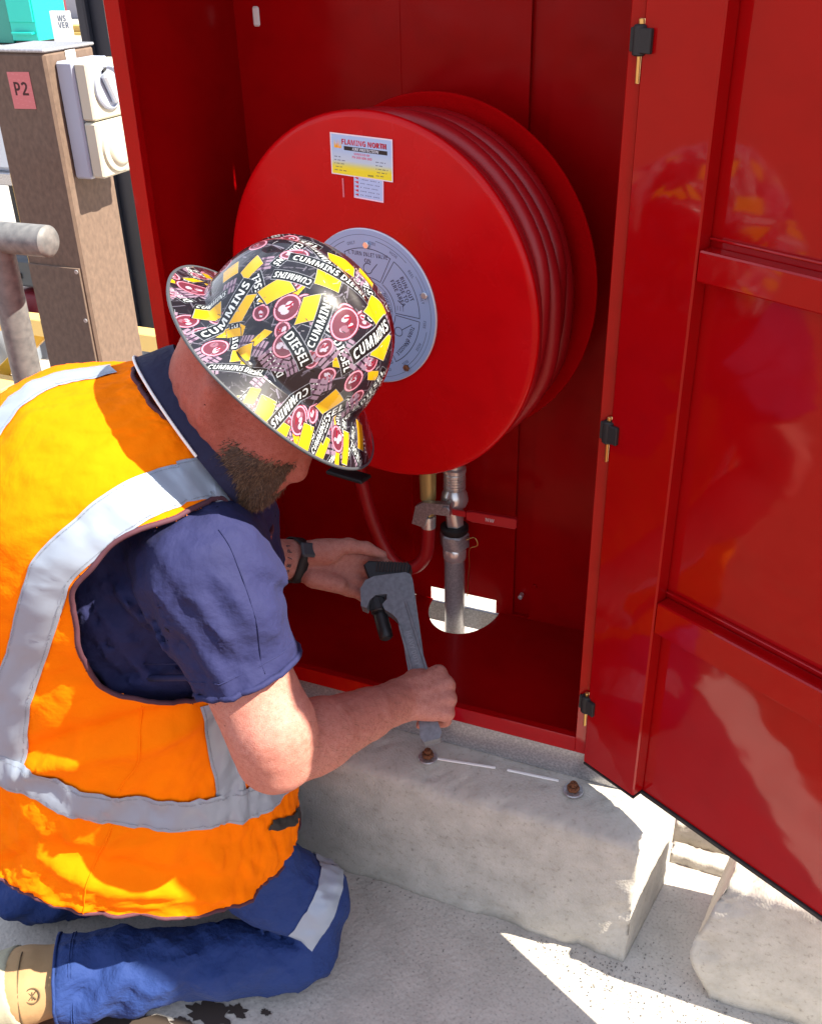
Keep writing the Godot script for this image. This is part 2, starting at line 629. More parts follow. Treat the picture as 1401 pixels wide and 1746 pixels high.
func build_cabinet() -> void:
	var red: Material = mats["inner_paint"]
	var gloss: Material = mats["red_paint"]
	var t := thing("hose_reel_cabinet", "tall open red steel cabinet that houses the hose reel, standing on the concrete block", "cabinet", Vector3(0.36, CY, -0.16))
	var st := mb()
	bx(st, Vector3(0.0, CY, -CD), Vector3(0.0025, CT, -0.0015))
	put("left_wall", st, red, t)
	st = mb()
	bx(st, Vector3(CW - 0.0025, CY, -CD), Vector3(CW, CT, -0.0015))
	put("right_wall", st, red, t)
	st = mb()
	bx(st, Vector3(0.0027, CT - 0.0025, -CD), Vector3(CW - 0.0027, CT, -0.0015))
	put("roof", st, red, t)
	# floor with a round cut-out for the riser, open to the back notch
	st = mb()
	var hc := Vector2(0.405, CD)    # x, -z
	var hr := 0.0705
	var poly := PackedVector2Array([Vector2(0.0027, 0.0015), Vector2(CW - 0.0027, 0.0015), Vector2(CW - 0.0027, CD - 0.0004)])
	for i in 25:
		var a := PI * i / 24.0
		poly.append(Vector2(hc.x + cos(a) * hr, CD - 0.0004 - sin(a) * 0.098))
	poly.append(Vector2(0.0027, CD - 0.0004))
	prism(st, poly, 0.0025, Transform3D(Basis(Vector3.RIGHT, Vector3.FORWARD, Vector3.UP), Vector3(0, CY, 0)))
	put("floor", st, red, t)
	# front returns
	st = mb()
	bx(st, Vector3(0.0, CY, -0.0013), Vector3(0.0245, CT, 0.0007), 0.0006)
	bx(st, Vector3(0.0225, CY + 0.032, -0.013), Vector3(0.0245, CT, -0.0014))
	put("front_return", st, gloss, t)
	st = mb()
	bx(st, Vector3(0.0247, CY, -0.0013), Vector3(0.7135, CY + 0.031, 0.0007), 0.0006)
	bx(st, Vector3(0.0247, CY + 0.029, -0.012), Vector3(0.7135, CY + 0.031, -0.0014))
	put("front_return", st, gloss, t)
	st = mb()
	bx(st, Vector3(0.7137, CY, -0.0013), Vector3(CW, CT, 0.0007), 0.0006)
	bx(st, Vector3(0.7137, CY + 0.032, -0.014), Vector3(0.7157, CT, -0.0014))
	put("front_return", st, gloss, t)
	st = mb()
	bx(st, Vector3(0.0247, CT - 0.04, -0.0013), Vector3(0.7135, CT, 0.0007), 0.0006)
	put("front_return", st, gloss, t)
	# back wall sheets with folded seams, notch at the foot and a slot at the top left
	st = mb()
	var zb := -CD - 0.0012
	var xs := [0.0, 0.034, 0.050, 0.295, 0.503, 0.534, CW]
	var nx0 := 0.330
	var nx1 := 0.468
	bx(st, Vector3(0.0, CY, zb), Vector3(0.034, CT, -CD))
	bx(st, Vector3(0.034, CY, zb), Vector3(0.050, CT, -CD))
	bx(st, Vector3(0.050, CY, zb), Vector3(0.2935, CT, -CD))
	bx(st, Vector3(0.2965, CY, zb), Vector3(nx0, CT, -CD))
	bx(st, Vector3(nx0, CY + 0.030, zb), Vector3(nx1, CT, -CD))
	bx(st, Vector3(nx1, CY, zb), Vector3(0.502, CT, -CD))
	bx(st, Vector3(0.535, CY, zb), Vector3(CW, CT, -CD))
	put("back_wall", st, red, t)
	var cl := mb()
	bx(cl, Vector3(0.0385, 1.409, -CD + 0.0003), Vector3(0.0505, 1.4385, -CD + 0.0055), 0.0024)
	put("cable_clip", cl, mats["white_plastic"], t)
	st = mb()
	bx(st, Vector3(0.2915, CY + 0.001, zb - 0.004), Vector3(0.2985, CT - 0.004, -CD - 0.0014), 0.001)
	put("seam", st, red, t)
	st = mb()   # pressed rib between the two right-hand sheets
	bx(st, Vector3(0.500, CY + 0.001, zb - 0.012), Vector3(0.537, CT - 0.004, zb - 0.010))
	bx(st, Vector3(0.500, CY + 0.001, zb - 0.010), Vector3(0.502, CT - 0.004, zb - 0.0002))
	bx(st, Vector3(0.535, CY + 0.001, zb - 0.010), Vector3(0.537, CT - 0.004, zb - 0.0002))
	bx(st, Vector3(0.502, CY + 0.0005, zb - 0.010), Vector3(0.535, CY + 0.004, zb - 0.0002))
	put("rib", st, red, t)
	for p in [Vector3(0.5175, 0.408, 0), Vector3(0.545, 0.44, 0)]:
		st = mb()
		cyl(st, Vector3(p.x, p.y, -CD - (0.0 if p.x > 0.535 else 0.010)), Vector3(p.x, p.y, -CD + 0.004), 0.0045, 12, 0.001)
		put("rivet", st, mats["chrome"] if p.x < 0.535 else red, t)
	# hinged door, open towards the viewer's right
	var a := deg_to_rad(27.66)
	var ev := Vector3(cos(a), 0, sin(a))
	var mv := Vector3(-sin(a), 0, cos(a))
	var dx := Transform3D(Basis(ev, Vector3.UP, mv), Vector3(0.714, 0, 0))
	var door := Node3D.new()
	door.name = "door"
	t.add_child(door, true)
	door.set_meta("label", "open red door with raised stiles and two cross rails")
	door.transform = t.transform.affine_inverse() * dx
	var y0 := 0.347
	var y1 := 1.76
	var w := 0.742
	st = mb()
	box(st, Vector3(w, y1 - y0, 0.002), dx * Transform3D(Basis(), Vector3(0.018 + w * 0.5, (y0 + y1) * 0.5, -0.026)))
	put("panel", st, gloss, door)
	for s in [[0.018, 0.1225], [w - 0.085, w + 0.016]]:
		st = mb()
		box(st, Vector3(s[1] - s[0], y1 - y0 - 0.004, 0.0248), dx * Transform3D(Basis(), Vector3((s[0] + s[1]) * 0.5, (y0 + y1) * 0.5, -0.0124)), 0.0022)
		put("stile", st, gloss, door)
	for r in [[1.176, 1.213], [0.668, 0.720], [y1 - 0.10, y1 - 0.004]]:
		st = mb()
		box(st, Vector3(w - 0.2085, r[1] - r[0], 0.0235), dx * Transform3D(Basis(), Vector3((0.1227 + w - 0.0852) * 0.5, (r[0] + r[1]) * 0.5, -0.0130)), 0.002)
		box(st, Vector3(w - 0.2085, 0.003, 0.006), dx * Transform3D(Basis(), Vector3((0.1227 + w - 0.0852) * 0.5, r[1] + 0.010, -0.0218)), 0.001)
		put("rail", st, gloss, door)
	st = mb()
	box(st, Vector3(w, 0.007, 0.009), dx * Transform3D(Basis(), Vector3(0.018 + w * 0.5, y0 - 0.0038, -0.0255)), 0.001)
	box(st, Vector3(0.105, 0.004, 0.020), dx * Transform3D(Basis(), Vector3(0.0705, y0 + 0.0005 - 0.0022, -0.0105)), 0.001)
	put("bottom_seal", st, mats["black_rubber"], door)
	for hy in [1.427, 0.945, 0.469]:
		var h := Node3D.new()
		h.name = "hinge"
		t.add_child(h, true)
		h.transform = t.transform.affine_inverse() * Transform3D(Basis(), Vector3(0.7285, hy, 0.004))
		st = mb()
		cyl(st, Vector3(0.7275, hy - 0.016, 0.006), Vector3(0.7275, hy + 0.016, 0.006), 0.0085, 16, 0.0015)
		bx(st, Vector3(0.7155, hy - 0.012, 0.0009), Vector3(0.7275, hy + 0.013, 0.0065), 0.001)
		box(st, Vector3(0.016, 0.026, 0.006), dx * Transform3D(Basis(), Vector3(0.026, hy, 0.0032)), 0.001)
		put("knuckle", st, mats["black_rubber"], h)
		st = mb()
		cyl(st, Vector3(0.7275, hy - 0.045, 0.006), Vector3(0.7275, hy - 0.0162, 0.006), 0.0024, 10, 0.0005)
		put("pin", st, mats["brass"], h)
		st = mb()
		cyl(st, Vector3(0.7275, hy + 0.0162, 0.006), Vector3(0.7275, hy + 0.022, 0.006), 0.0034, 10, 0.0005)
		put("pin_head", st, mats["brass"], h)
	# galvanised angle that carries the front of the cabinet, and its mate at the back
	var gt := thing("base_angle", "galvanised steel angle bolted along the top of the concrete block under the cabinet front", "steel angle", Vector3(0.36, 0.2986, 0))
	st = mb()
	bx(st, Vector3(-0.06, 0.2995, -0.0075), Vector3(0.800, CY - 0.0008, -0.0015), 0.001)
	put("upright_leg", st, mats["galvanised"], gt)
	st = mb()
	bx(st, Vector3(-0.06, 0.2995, -0.062), Vector3(0.800, 0.3045, -0.0077), 0.001)
	put("flat_leg", st, mats["galvanised"], gt)
	gt = thing("base_angle", "galvanised steel angle behind the block under the back of the cabinet", "steel angle", Vector3(0.36, 0.2986, -0.3))
	st = mb()
	bx(st, Vector3(-0.06, 0.309, -CD - 0.002), Vector3(0.800, CY - 0.0008, -CD + 0.004), 0.001)
	put("upright_leg", st, mats["galvanised"], gt)


# ---------------------------------------------------------------- concrete blocks
# prof: closed outline as Vector2(z, y); the block runs along X from x0(z, y) to x1(z, y)
func rough_block(prof: Array, x0: Callable, x1: Callable, step: float, seed_: int, chips: Array) -> SurfaceTool:
	var n1 := FastNoiseLite.new()
	n1.seed = seed_
	n1.frequency = 14.0
	n1.fractal_octaves = 4
	var n2 := FastNoiseLite.new()
	n2.seed = seed_ + 1
	n2.frequency = 34.0
	n2.fractal_octaves = 3
	var ring := []
	var edge := []
	var cen := Vector2.ZERO
	for i in prof.size():
		var a: Vector2 = prof[i]
		var b: Vector2 = prof[(i + 1) % prof.size()]
		var k := maxi(1, int(round(a.distance_to(b) / step)))
		for j in k:
			var p := a.lerp(b, float(j) / k)
			ring.append(p)
			edge.append(clampf(1.0 - minf(p.distance_to(a), p.distance_to(b)) / 0.016, 0, 1))
			cen += p
	cen /= ring.size()
	var m := ring.size()
	var nx := int(round(1.0 / step))
	var len_: float = x1.call(0.05, 0.1) - x0.call(0.05, 0.1)
	nx = maxi(4, int(len_ / step))
	var shape := func(p: Vector2, t: float, e: float) -> Vector3:
		var xa: float = x0.call(p.x, p.y)
		var xb: float = x1.call(p.x, p.y)
		var v := Vector3(lerpf(xa, xb, t), p.y, p.x)
		var endm := clampf(1.0 - minf(v.x - xa, xb - v.x) / 0.02, 0, 1)
		var both := maxf(e, endm * 0.8) if e < 0.05 else minf(1.5, e + endm)
		var inn := Vector3(0, cen.y - p.y, cen.x - p.x).normalized()
		var d := n1.get_noise_3dv(v) * 0.0005 + maxf(0.0, n2.get_noise_3dv(v * 1.6) - 0.15) * 0.0030
		d += both * (0.0012 + maxf(0.0, n1.get_noise_3dv(v * 1.7 + Vector3(9, 2, 4)) - 0.05) * 0.010)
		for c in chips:
			var q: float = (v - c[0]).length() / c[1]
			if q < 1.0:
				d += c[2] * (1.0 - q * q) * (0.6 + 0.8 * absf(n2.get_noise_3dv(v * 2.0)))
		v += inn * d
		if p.y < 0.001:
			v.y = -0.004
		return v
	var st := mb()
	st.set_smooth_group(0)
	var rows := []
	for i in nx + 1:
		var r := []
		for j in m:
			r.append(shape.call(ring[j], float(i) / nx, edge[j]))
		rows.append(r)
	for i in nx:
		for j in m:
			var j2 := (j + 1) % m
			var out := Vector3(0, ring[j].y - cen.y, ring[j].x - cen.x)
			quad(st, rows[i][j], rows[i + 1][j], rows[i + 1][j2], rows[i][j2], out)
	for e in [0, nx]:
		var prev: Array = rows[e]
		var K := 12
		for k in range(1, K + 1):
			var cur := []
			for j in m:
				var p: Vector2 = ring[j].lerp(cen, float(k) / K)
				var xx: float = (x0 if e == 0 else x1).call(p.x, p.y)
				var v := Vector3(xx, p.y, p.x)
				var dent := n1.get_noise_3dv(v * 1.3) * 0.0025 + maxf(0.0, n2.get_noise_3dv(v)) * 0.002
				v.x += dent if e == 0 else -dent
				cur.append(v)
			for j in m:
				var j2 := (j + 1) % m
				quad(st, prev[j], prev[j2], cur[j2], cur[j], Vector3(-1 if e == 0 else 1, 0, 0))
			prev = cur
	return st

func build_blocks() -> void:
	var t := thing("concrete_block", "long grey concrete block with a sloped top edge carrying the red cabinet", "concrete block", Vector3(0.4, 0, 0), "concrete blocks under the cabinet")
	var prof := [Vector2(0.0926, 0.0), Vector2(0.0926, 0.274), Vector2(0.086, 0.2815), Vector2(0.040, 0.2975), Vector2(0.032, 0.2990), Vector2(-0.100, 0.2990), Vector2(-0.115, 0.287), Vector2(-0.115, 0.0)]
	var st := rough_block(prof, func(_z, _y): return -0.14, func(z, y): return 0.844 + (0.0926 - z) * 0.17 - (0.018 if y > 0.27 and z > 0.07 else 0.0) * 0.3, 0.0075, 4,
		[[Vector3(0.50, 0.287, 0.07), 0.045, 0.012], [Vector3(0.545, 0.284, 0.08), 0.03, 0.008], [Vector3(0.84, 0.10, 0.095), 0.05, 0.010], [Vector3(0.84, 0.05, 0.095), 0.04, 0.012], [Vector3(0.62, 0.0, 0.095), 0.05, 0.012], [Vector3(0.40, 0.0, 0.095), 0.06, 0.010], [Vector3(0.84, 0.21, 0.095), 0.03, 0.006], [Vector3(0.77, 0.0, 0.095), 0.03, 0.012]])
	put("block", st, mats["block_concrete"], t)
	# anchor bolts through the angle, rusty
	for p in [Vector3(0.722, 0.2985, 0.030), Vector3(0.470, 0.2985, 0.045)]:
		var b := thing("anchor_bolt", "rusty anchor bolt with a washer on the block top, near the door hinge" if p.x > 0.6 else "rusty anchor bolt on the block top beside the man's forearm", "bolt", p, "anchor bolts on the block")
		st = mb()
		cyl(st, p, p + Vector3(0, 0.004, 0), 0.017, 20, 0.001)
		put("washer", st, mats["galvanised"], b)
		st = mb()
		cyl(st, p + Vector3(0, 0.0041, 0), p + Vector3(0, 0.013, 0), 0.0105, 6, 0.001)
		put("nut", st, mats["rust"], b)
		st = mb()
		cyl(st, p + Vector3(0, 0.0132, 0), p + Vector3(0, 0.020, 0), 0.006, 12, 0.001)
		put("stud", st, mats["rust"], b)
	for q in [[Vector3(0.478, 0.2995, 0.0425), Vector3(0.586, 0.2995, 0.0255), "longer thin white strip added for a line of light along the block top, left of the short one"], [Vector3(0.606, 0.2995, 0.0232), Vector3(0.694, 0.2995, 0.0160), "short white strip added for a line of light on the block top next to the bolt near the hinge"]]:
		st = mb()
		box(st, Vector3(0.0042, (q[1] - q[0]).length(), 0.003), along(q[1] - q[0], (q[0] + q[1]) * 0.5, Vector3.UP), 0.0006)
		var s := put("sun_line_strip", st, mats["white_plastic"], self)  # added white strip, stands in for a thin sunlit line
		s.name = numbered("sun_line_strip")
		tag(s, q[2], "strip", "white strips added for a line of light on the block")
	# second block on the right
	t = thing("concrete_block", "shorter broken grey concrete block at the lower right, under the door's free end", "concrete block", Vector3(1.3, 0, 0), "concrete blocks under the cabinet")
	prof = [Vector2(0.108, 0.0), Vector2(0.104, 0.262), Vector2(0.094, 0.272), Vector2(0.03, 0.282), Vector2(-0.10, 0.284), Vector2(-0.11, 0.276), Vector2(-0.11, 0.0)]
	st = rough_block(prof, func(z, y): return 0.958 + (0.10 - z) * 0.15 + 0.032 * smoothstep(0.10, 0.0, y) - 0.012 * sin(y * 21.0) + 0.02 * smoothstep(0.2, 0.28, y), func(_z, _y): return 1.9, 0.0075, 14,
		[[Vector3(0.97, 0.265, 0.09), 0.07, 0.022], [Vector3(1.03, 0.275, 0.07), 0.05, 0.012], [Vector3(0.96, 0.12, 0.1), 0.04, 0.01], [Vector3(1.1, 0.0, 0.1), 0.05, 0.01]])
	put("block", st, mats["block_concrete"], t)
	# low paver seen between the blocks
	t = thing("paver", "low pale concrete paver lying behind the gap between the two blocks", "paver", Vector3(0.98, 0, -0.2))
	st = rough_block([Vector2(-0.152, 0.0), Vector2(-0.152, 0.021), Vector2(-0.156, 0.024), Vector2(-0.188, 0.024), Vector2(-0.188, 0.0)], func(_z, _y): return 0.877, func(_z, _y): return 1.32, 0.006, 24, [])
	put("slab", st, mats["block_concrete"], t)
	t = thing("paver", "thicker concrete paver at the back of the gap, half hidden by the door", "paver", Vector3(0.98, 0, -0.3))
	st = rough_block([Vector2(-0.205, 0.0), Vector2(-0.205, 0.045), Vector2(-0.208, 0.05), Vector2(-0.30, 0.05), Vector2(-0.30, 0.0)], func(_z, _y): return 0.872, func(_z, _y): return 1.32, 0.008, 25, [])
	put("slab", st, mats["block_concrete"], t)

# ---------------------------------------------------------------- hose reel
const RC := Vector3(0.3531, 1.0602, -0.0532)
const RU := Vector3(0.98283, 0.0, 0.18450)
const RA := Vector3(-0.18450, 0.0, 0.98283)   # out of the front disc, towards the viewer

func on_reel(x: float, y: float, out := 0.0) -> Transform3D:
	return Transform3D(Basis(RU, Vector3.UP, RA), RC + RU * x + Vector3.UP * y + RA * out)

func build_reel() -> void:
	var t := thing("hose_reel", "big red fire hose reel with a round pale blue instruction plate", "hose reel", RC)
	var red: Material = mats["reel_paint"]
	var fx := along(RA, RC, Vector3.UP)
	var r := 0.272
	var st := mb()
	lathe(st, [Vector2(0, 0), Vector2(r * 0.5, 0.0), Vector2(r - 0.010, -0.0006), Vector2(r - 0.005, -0.0012), Vector2(r - 0.0018, -0.0032), Vector2(r, -0.0065), Vector2(r - 0.001, -0.010), Vector2(r - 0.004, -0.012), Vector2(r - 0.012, -0.012), Vector2(r - 0.03, -0.004), Vector2(0.05, -0.004)], 120, fx, 1.2)
	put("front_disc", st, red, t)
	st = mb()
	var fb := along(RA, RC - RA * 0.196, Vector3.UP)
	var rb := 0.272
	lathe(st, [Vector2(0.05, 0), Vector2(rb - 0.012, 0), Vector2(rb - 0.006, 0.004), Vector2(rb - 0.001, 0.005), Vector2(rb, 0.003), Vector2(rb - 0.003, -0.001), Vector2(rb - 0.01, -0.004), Vector2(0.05, -0.004)], 120, fb, 1.2)
	put("rear_disc", st, red, t)
	st = mb()
	cyl(st, RC - RA * 0.2, RC - RA * 0.006, 0.16, 60)
	put("drum", st, red, t)
	st = mb()
	cyl(st, RC - RA * 0.262, RC - RA * 0.186, 0.03, 24)
	bx(st, Vector3(RC.x - 0.02, RC.y - 0.11, -CD + 0.0002), Vector3(RC.x + 0.13, RC.y + 0.11, -CD + 0.006), 0.001)
	put("wall_bracket", st, red, t)
	# wound hose, outer turns
	st = mb()
	var path := []
	var turns := 5.3
	for i in int(turns * 64) + 1:
		var a := TAU * i / 64.0 + 3.7
		var k := float(i) / (turns * 64.0)
		var rr := 0.2480 - 0.010 * k + 0.004 * sin(a * 0.37 + 1.0) + (0.008 if fmod(a, TAU * 2.0) < TAU else 0.0) * smoothstep(0.0, 0.2, sin(a * 0.5))
		path.append(RC - RA * (0.026 + 0.146 * k + 0.003 * sin(a * 0.8)) + (RU * cos(a) + Vector3.UP * sin(a)) * rr)
	tube(st, path, 0.0142, 12)
	put("hose", st, mats["red_hose"], t)
	st = mb()
	path = []
	for i in int(6.0 * 48) + 1:
		var a := TAU * i / 48.0
		path.append(RC - RA * (0.020 + 0.15 * i / 288.0) + (RU * cos(a) + Vector3.UP * sin(a)) * 0.222)
	tube(st, path, 0.0136, 10)
	put("hose", st, mats["red_hose"], t)
	# free end of the hose: down the left, round and up to the nozzle
	st = mb()
	tube(st, smooth_path([Vector3(0.246, 0.80, -0.165), Vector3(0.240, 0.73, -0.20), Vector3(0.236, 0.665, -0.225), Vector3(0.250, 0.587, -0.23), Vector3(0.274, 0.522, -0.232), Vector3(0.300, 0.487, -0.235), Vector3(0.330, 0.486, -0.238), Vector3(0.352, 0.512, -0.242), Vector3(0.3585, 0.545, -0.245), Vector3(0.3595, 0.580, -0.245)]), 0.0128, 16)
	put("hose_tail", st, mats["red_hose"], t)
	st = mb()
	cyl(st, Vector3(0.3595, 0.578, -0.245), Vector3(0.3600, 0.604, -0.245), 0.0140, 20, 0.001)
	put("ferrule", st, mats["chrome"], t)
	st = mb()
	lathe(st, [Vector2(0, 0), Vector2(0.011, 0), Vector2(0.011, 0.03), Vector2(0.0145, 0.034), Vector2(0.0155, 0.085), Vector2(0.013, 0.10), Vector2(0.013, 0.125), Vector2(0, 0.125)], 24, along(Vector3.UP, Vector3(0.360, 0.605, -0.245)))
	put("nozzle", st, mats["nozzle_brass"], t)
	st = mb()
	box(st, Vector3(0.075, 0.007, 0.03), Transform3D(Basis(RU, Vector3.UP, RA), Vector3(0.275, 0.745, -0.10)), 0.002)
	put("hose_guide", st, mats["black_rubber"], t)
	# instruction plate
	var im := Image.create(1024, 1024, true, Image.FORMAT_RGB8)
	var base := Color(0.60, 0.70, 0.855)  # aluminium plate with the reflected sky blue mixed into its colour
	im.fill(base)
	var ink := Color(0.20, 0.24, 0.36)
	var ink2 := Color(0.36, 0.42, 0.56)
	var c := Vector2(512, 512)
	arc(im, c, 478, 0, TAU, 3, ink2)
	for q in [[-1.42, -0.86], [-0.62, -0.28], [0.2, 0.9], [2.0, 2.9], [3.5, 4.3]]:
		arc(im, c, 452, q[0], q[1], 3, ink)
	for q in [[-2.06, -1.10], [-1.02, 0.02], [0.08, 1.04], [1.12, 2.04], [2.12, 3.04], [3.1, 4.1]]:
		arc(im, c, 392, q[0], q[1], 5, ink)
		arc(im, c, 205, q[0] + 0.03, q[1] - 0.03, 5, ink)
		for e in q:
			var d := Vector2(cos(e), sin(e))
			stroke(im, c + d * 205, c + d * 392, 5, ink)
	arc(im, c, 180, 0, TAU, 4, ink2)
	text(im, "1. TURN INLET VALVE", c + Vector2(cos(-1.57), sin(-1.57)) * 352, 26, 0.0, ink, 0.86)
	text(im, "ON", c + Vector2(cos(-1.57), sin(-1.57)) * 312, 26, 0.0, ink)
	arc(im, c + Vector2(0, -262), 34, 0.4, 5.4, 6, ink)
	stroke(im, c + Vector2(30, -250), c + Vector2(75, -300), 6, ink)
	for k in 3:
		text(im, ["RUN OUT", "HOSE TO", "FIRE AREA"][k], c + Vector2(cos(-0.52), sin(-0.52)) * (345 - k * 40), 30, 1.05, ink, 0.9)
	stroke(im, c + Vector2(225, -85), c + Vector2(270, -60), 6, ink)
	for k in 3:
		stroke(im, c + Vector2(222 + 22 * k, -50), c + Vector2(222 + 22 * k, -18), 5, ink2)
	text(im, "TURN ON", c + Vector2(cos(0.42), sin(0.42)) * 340, 26, 1.99, ink, 0.9)
	text(im, "AT NOZZLE", c + Vector2(cos(0.72), sin(0.72)) * 345, 26, 2.29, ink, 0.8)
	arc(im, c + Vector2(225, 125), 30, 0, TAU, 5, ink)
	stroke(im, c + Vector2(250, 110), c + Vector2(330, 60), 5, ink)
	stroke(im, c + Vector2(200, 150), c + Vector2(160, 120), 5, ink)
	text(im, "AIM JET AT", c + Vector2(cos(1.57), sin(1.57)) * 345, 26, 3.14, ink, 0.9)
	text(im, "BASE OF FIRE", c + Vector2(cos(1.57), sin(1.57)) * 300, 26, 3.14, ink, 0.9)
	text(im, "HOSE REEL", c + Vector2(cos(-0.35), sin(-0.35)) * 155, 24, 1.2, ink, 0.8)
	text(im, "FIRE", c, 90, 0, Color(0.5, 0.08, 0.08))
	for k in 16:
		var a := TAU * k / 16.0 + 0.1
		text(im, ["FIRE", "HOSE", "REEL", "ONLY"][k % 4], c + Vector2(cos(a), sin(a)) * 430, 20, a + PI / 2, ink2, 0.9)
	var pm := printed("instruction_print", im, 0.42, 0.25)
	st = mb()
	var pr := [Vector2(0.1152, 0.0008), Vector2(0.1152, 0.0028), Vector2(0.1140, 0.0036)]
	lathe(st, pr, 90, fx, 0.9)
	var rim := put("instruction_plate", st, mats["plate_rim"], t)
	st = mb()
	st.set_smooth_group(1)
	for k in 90:
		for q in [Vector2(0, 0), Vector2(cos(TAU * (k + 1) / 90.0), sin(TAU * (k + 1) / 90.0)), Vector2(cos(TAU * k / 90.0), sin(TAU * k / 90.0))]:
			st.set_uv(Vector2(0.5 + q.x * 0.5, 0.5 - q.y * 0.5))
			st.add_vertex(on_reel(q.x * 0.1140, q.y * 0.1140, 0.0036).origin)
	put("print", st, pm, rim)
	for p in [Vector2(0.0, 0.0925), Vector2(0.097, 0.034), Vector2(0.063, -0.081), Vector2(-0.063, -0.081), Vector2(-0.097, 0.034)]:
		st = mb()
		cyl(st, on_reel(p.x, p.y, 0.0037).origin, on_reel(p.x, p.y, 0.0075).origin, 0.0052, 6, 0.0006)
		put("screw", st, mats["chrome"] if p.y > 0 else mats["rust"], rim)
	# service sticker and dated tag
	im = Image.create(512, 272, true, Image.FORMAT_RGB8)
	for y in 272:
		var k := y / 271.0
		var col := Color(0.66, 0.76, 0.90).lerp(Color(0.74, 0.80, 0.86), smoothstep(0.3, 0.62, k))
		col = col.lerp(Color(0.94, 0.86, 0.16), smoothstep(0.62, 0.86, k))
		im.fill_rect(Rect2i(0, y, 512, 1), col)
	for e in [Rect2i(0, 0, 512, 9), Rect2i(0, 0, 9, 272), Rect2i(503, 0, 9, 272), Rect2i(0, 265, 512, 7)]:
		im.fill_rect(e, Color(0.92, 0.86, 0.90))
	text(im, "FLAMING NORTH", Vector2(280, 52), 33, 0.0, Color(0.45, 0.05, 0.15), 0.98)
	text(im, "FLAMING NORTH", Vector2(278, 50), 32, 0.0, Color(0.78, 0.10, 0.22), 0.98)
	for k in 7:
		fill_tri(im, Vector2(30 + k * 9, 96), Vector2(44 + k * 8, 96), Vector2(36 + k * 9 + (k % 3) * 5, 40 + (k % 2) * 22), Color(0.95, 0.72 - 0.08 * (k % 3), 0.1))
	fill_quad(im, Vector2(292, 92), Vector2(178, 0), Vector2(0, 13), Color(0.06, 0.06, 0.09))
	text(im, "FIRE PROTECTION", Vector2(292, 92), 17, 0.0, Color(0.9, 0.93, 0.98), 1.05, false, 0.25)
	text(im, "SERVICED BY", Vector2(262, 122), 14, 0.0, Color(0.78, 0.15, 0.35), 1.1)
	text(im, "PH 000 000 000", Vector2(262, 144), 15, 0.0, Color(0.78, 0.15, 0.35), 1.1)
	for k in 5:
		for side in 2:
			var x0 := 28 if side == 0 else 372
			var l := 60 + (k * 37 + side * 21) % 50
			for d in l / 9:
				if (d + k) % 4 != 3:
					im.fill_rect(Rect2i(x0 + d * 9 + 3, 150 + k * 22 + side * 4, 6, 6), Color(0.18, 0.22, 0.34))
	text(im, "www", Vector2(330, 252), 14, 0.0, Color(0.18, 0.2, 0.2))
	st = mb()
	sheet(st, on_reel(-0.0045, 0.2115, 0.0012) * Transform3D(Basis(Vector3.BACK, -0.02), Vector3.ZERO), Vector2(0.104, 0.0555))
	var s1 := put("service_sticker", st, printed("sticker_print", im, 0.4), t, "service sticker with red heading and yellow foot")
	s1.set_meta("label", "service sticker with red heading and yellow foot")
	im = Image.create(256, 160, true, Image.FORMAT_RGB8)
	im.fill(Color(0.70, 0.76, 0.90))
	for e in [Rect2i(0, 150, 256, 10), Rect2i(247, 0, 9, 160)]:
		im.fill_rect(e, Color(0.95, 0.80, 0.88))
	for k in 5:
		fill_tri(im, Vector2(4, 12 + k * 30), Vector2(40, 4 + k * 30), Vector2(40, 24 + k * 30), Color(0.80, 0.10, 0.20))
		for d in 12:
			if (d * 3 + k) % 5 != 0:
				im.fill_rect(Rect2i(58 + d * 14, 16 + k * 28, 9, 6), Color(0.35, 0.38, 0.55))
	st = mb()
	sheet(st, on_reel(0.0055, 0.1695, 0.0009) * Transform3D(Basis(Vector3.BACK, -0.04), Vector3.ZERO), Vector2(0.050, 0.030))
	put("date_tag", st, printed("tag_print", im, 0.5), t)
	st = mb()
	box(st, Vector3(0.0025, 0.026, 0.0006), on_reel(-0.0385, 0.167, 0.0006))
	put("tape_strip", st, mats["pink_label"], t)

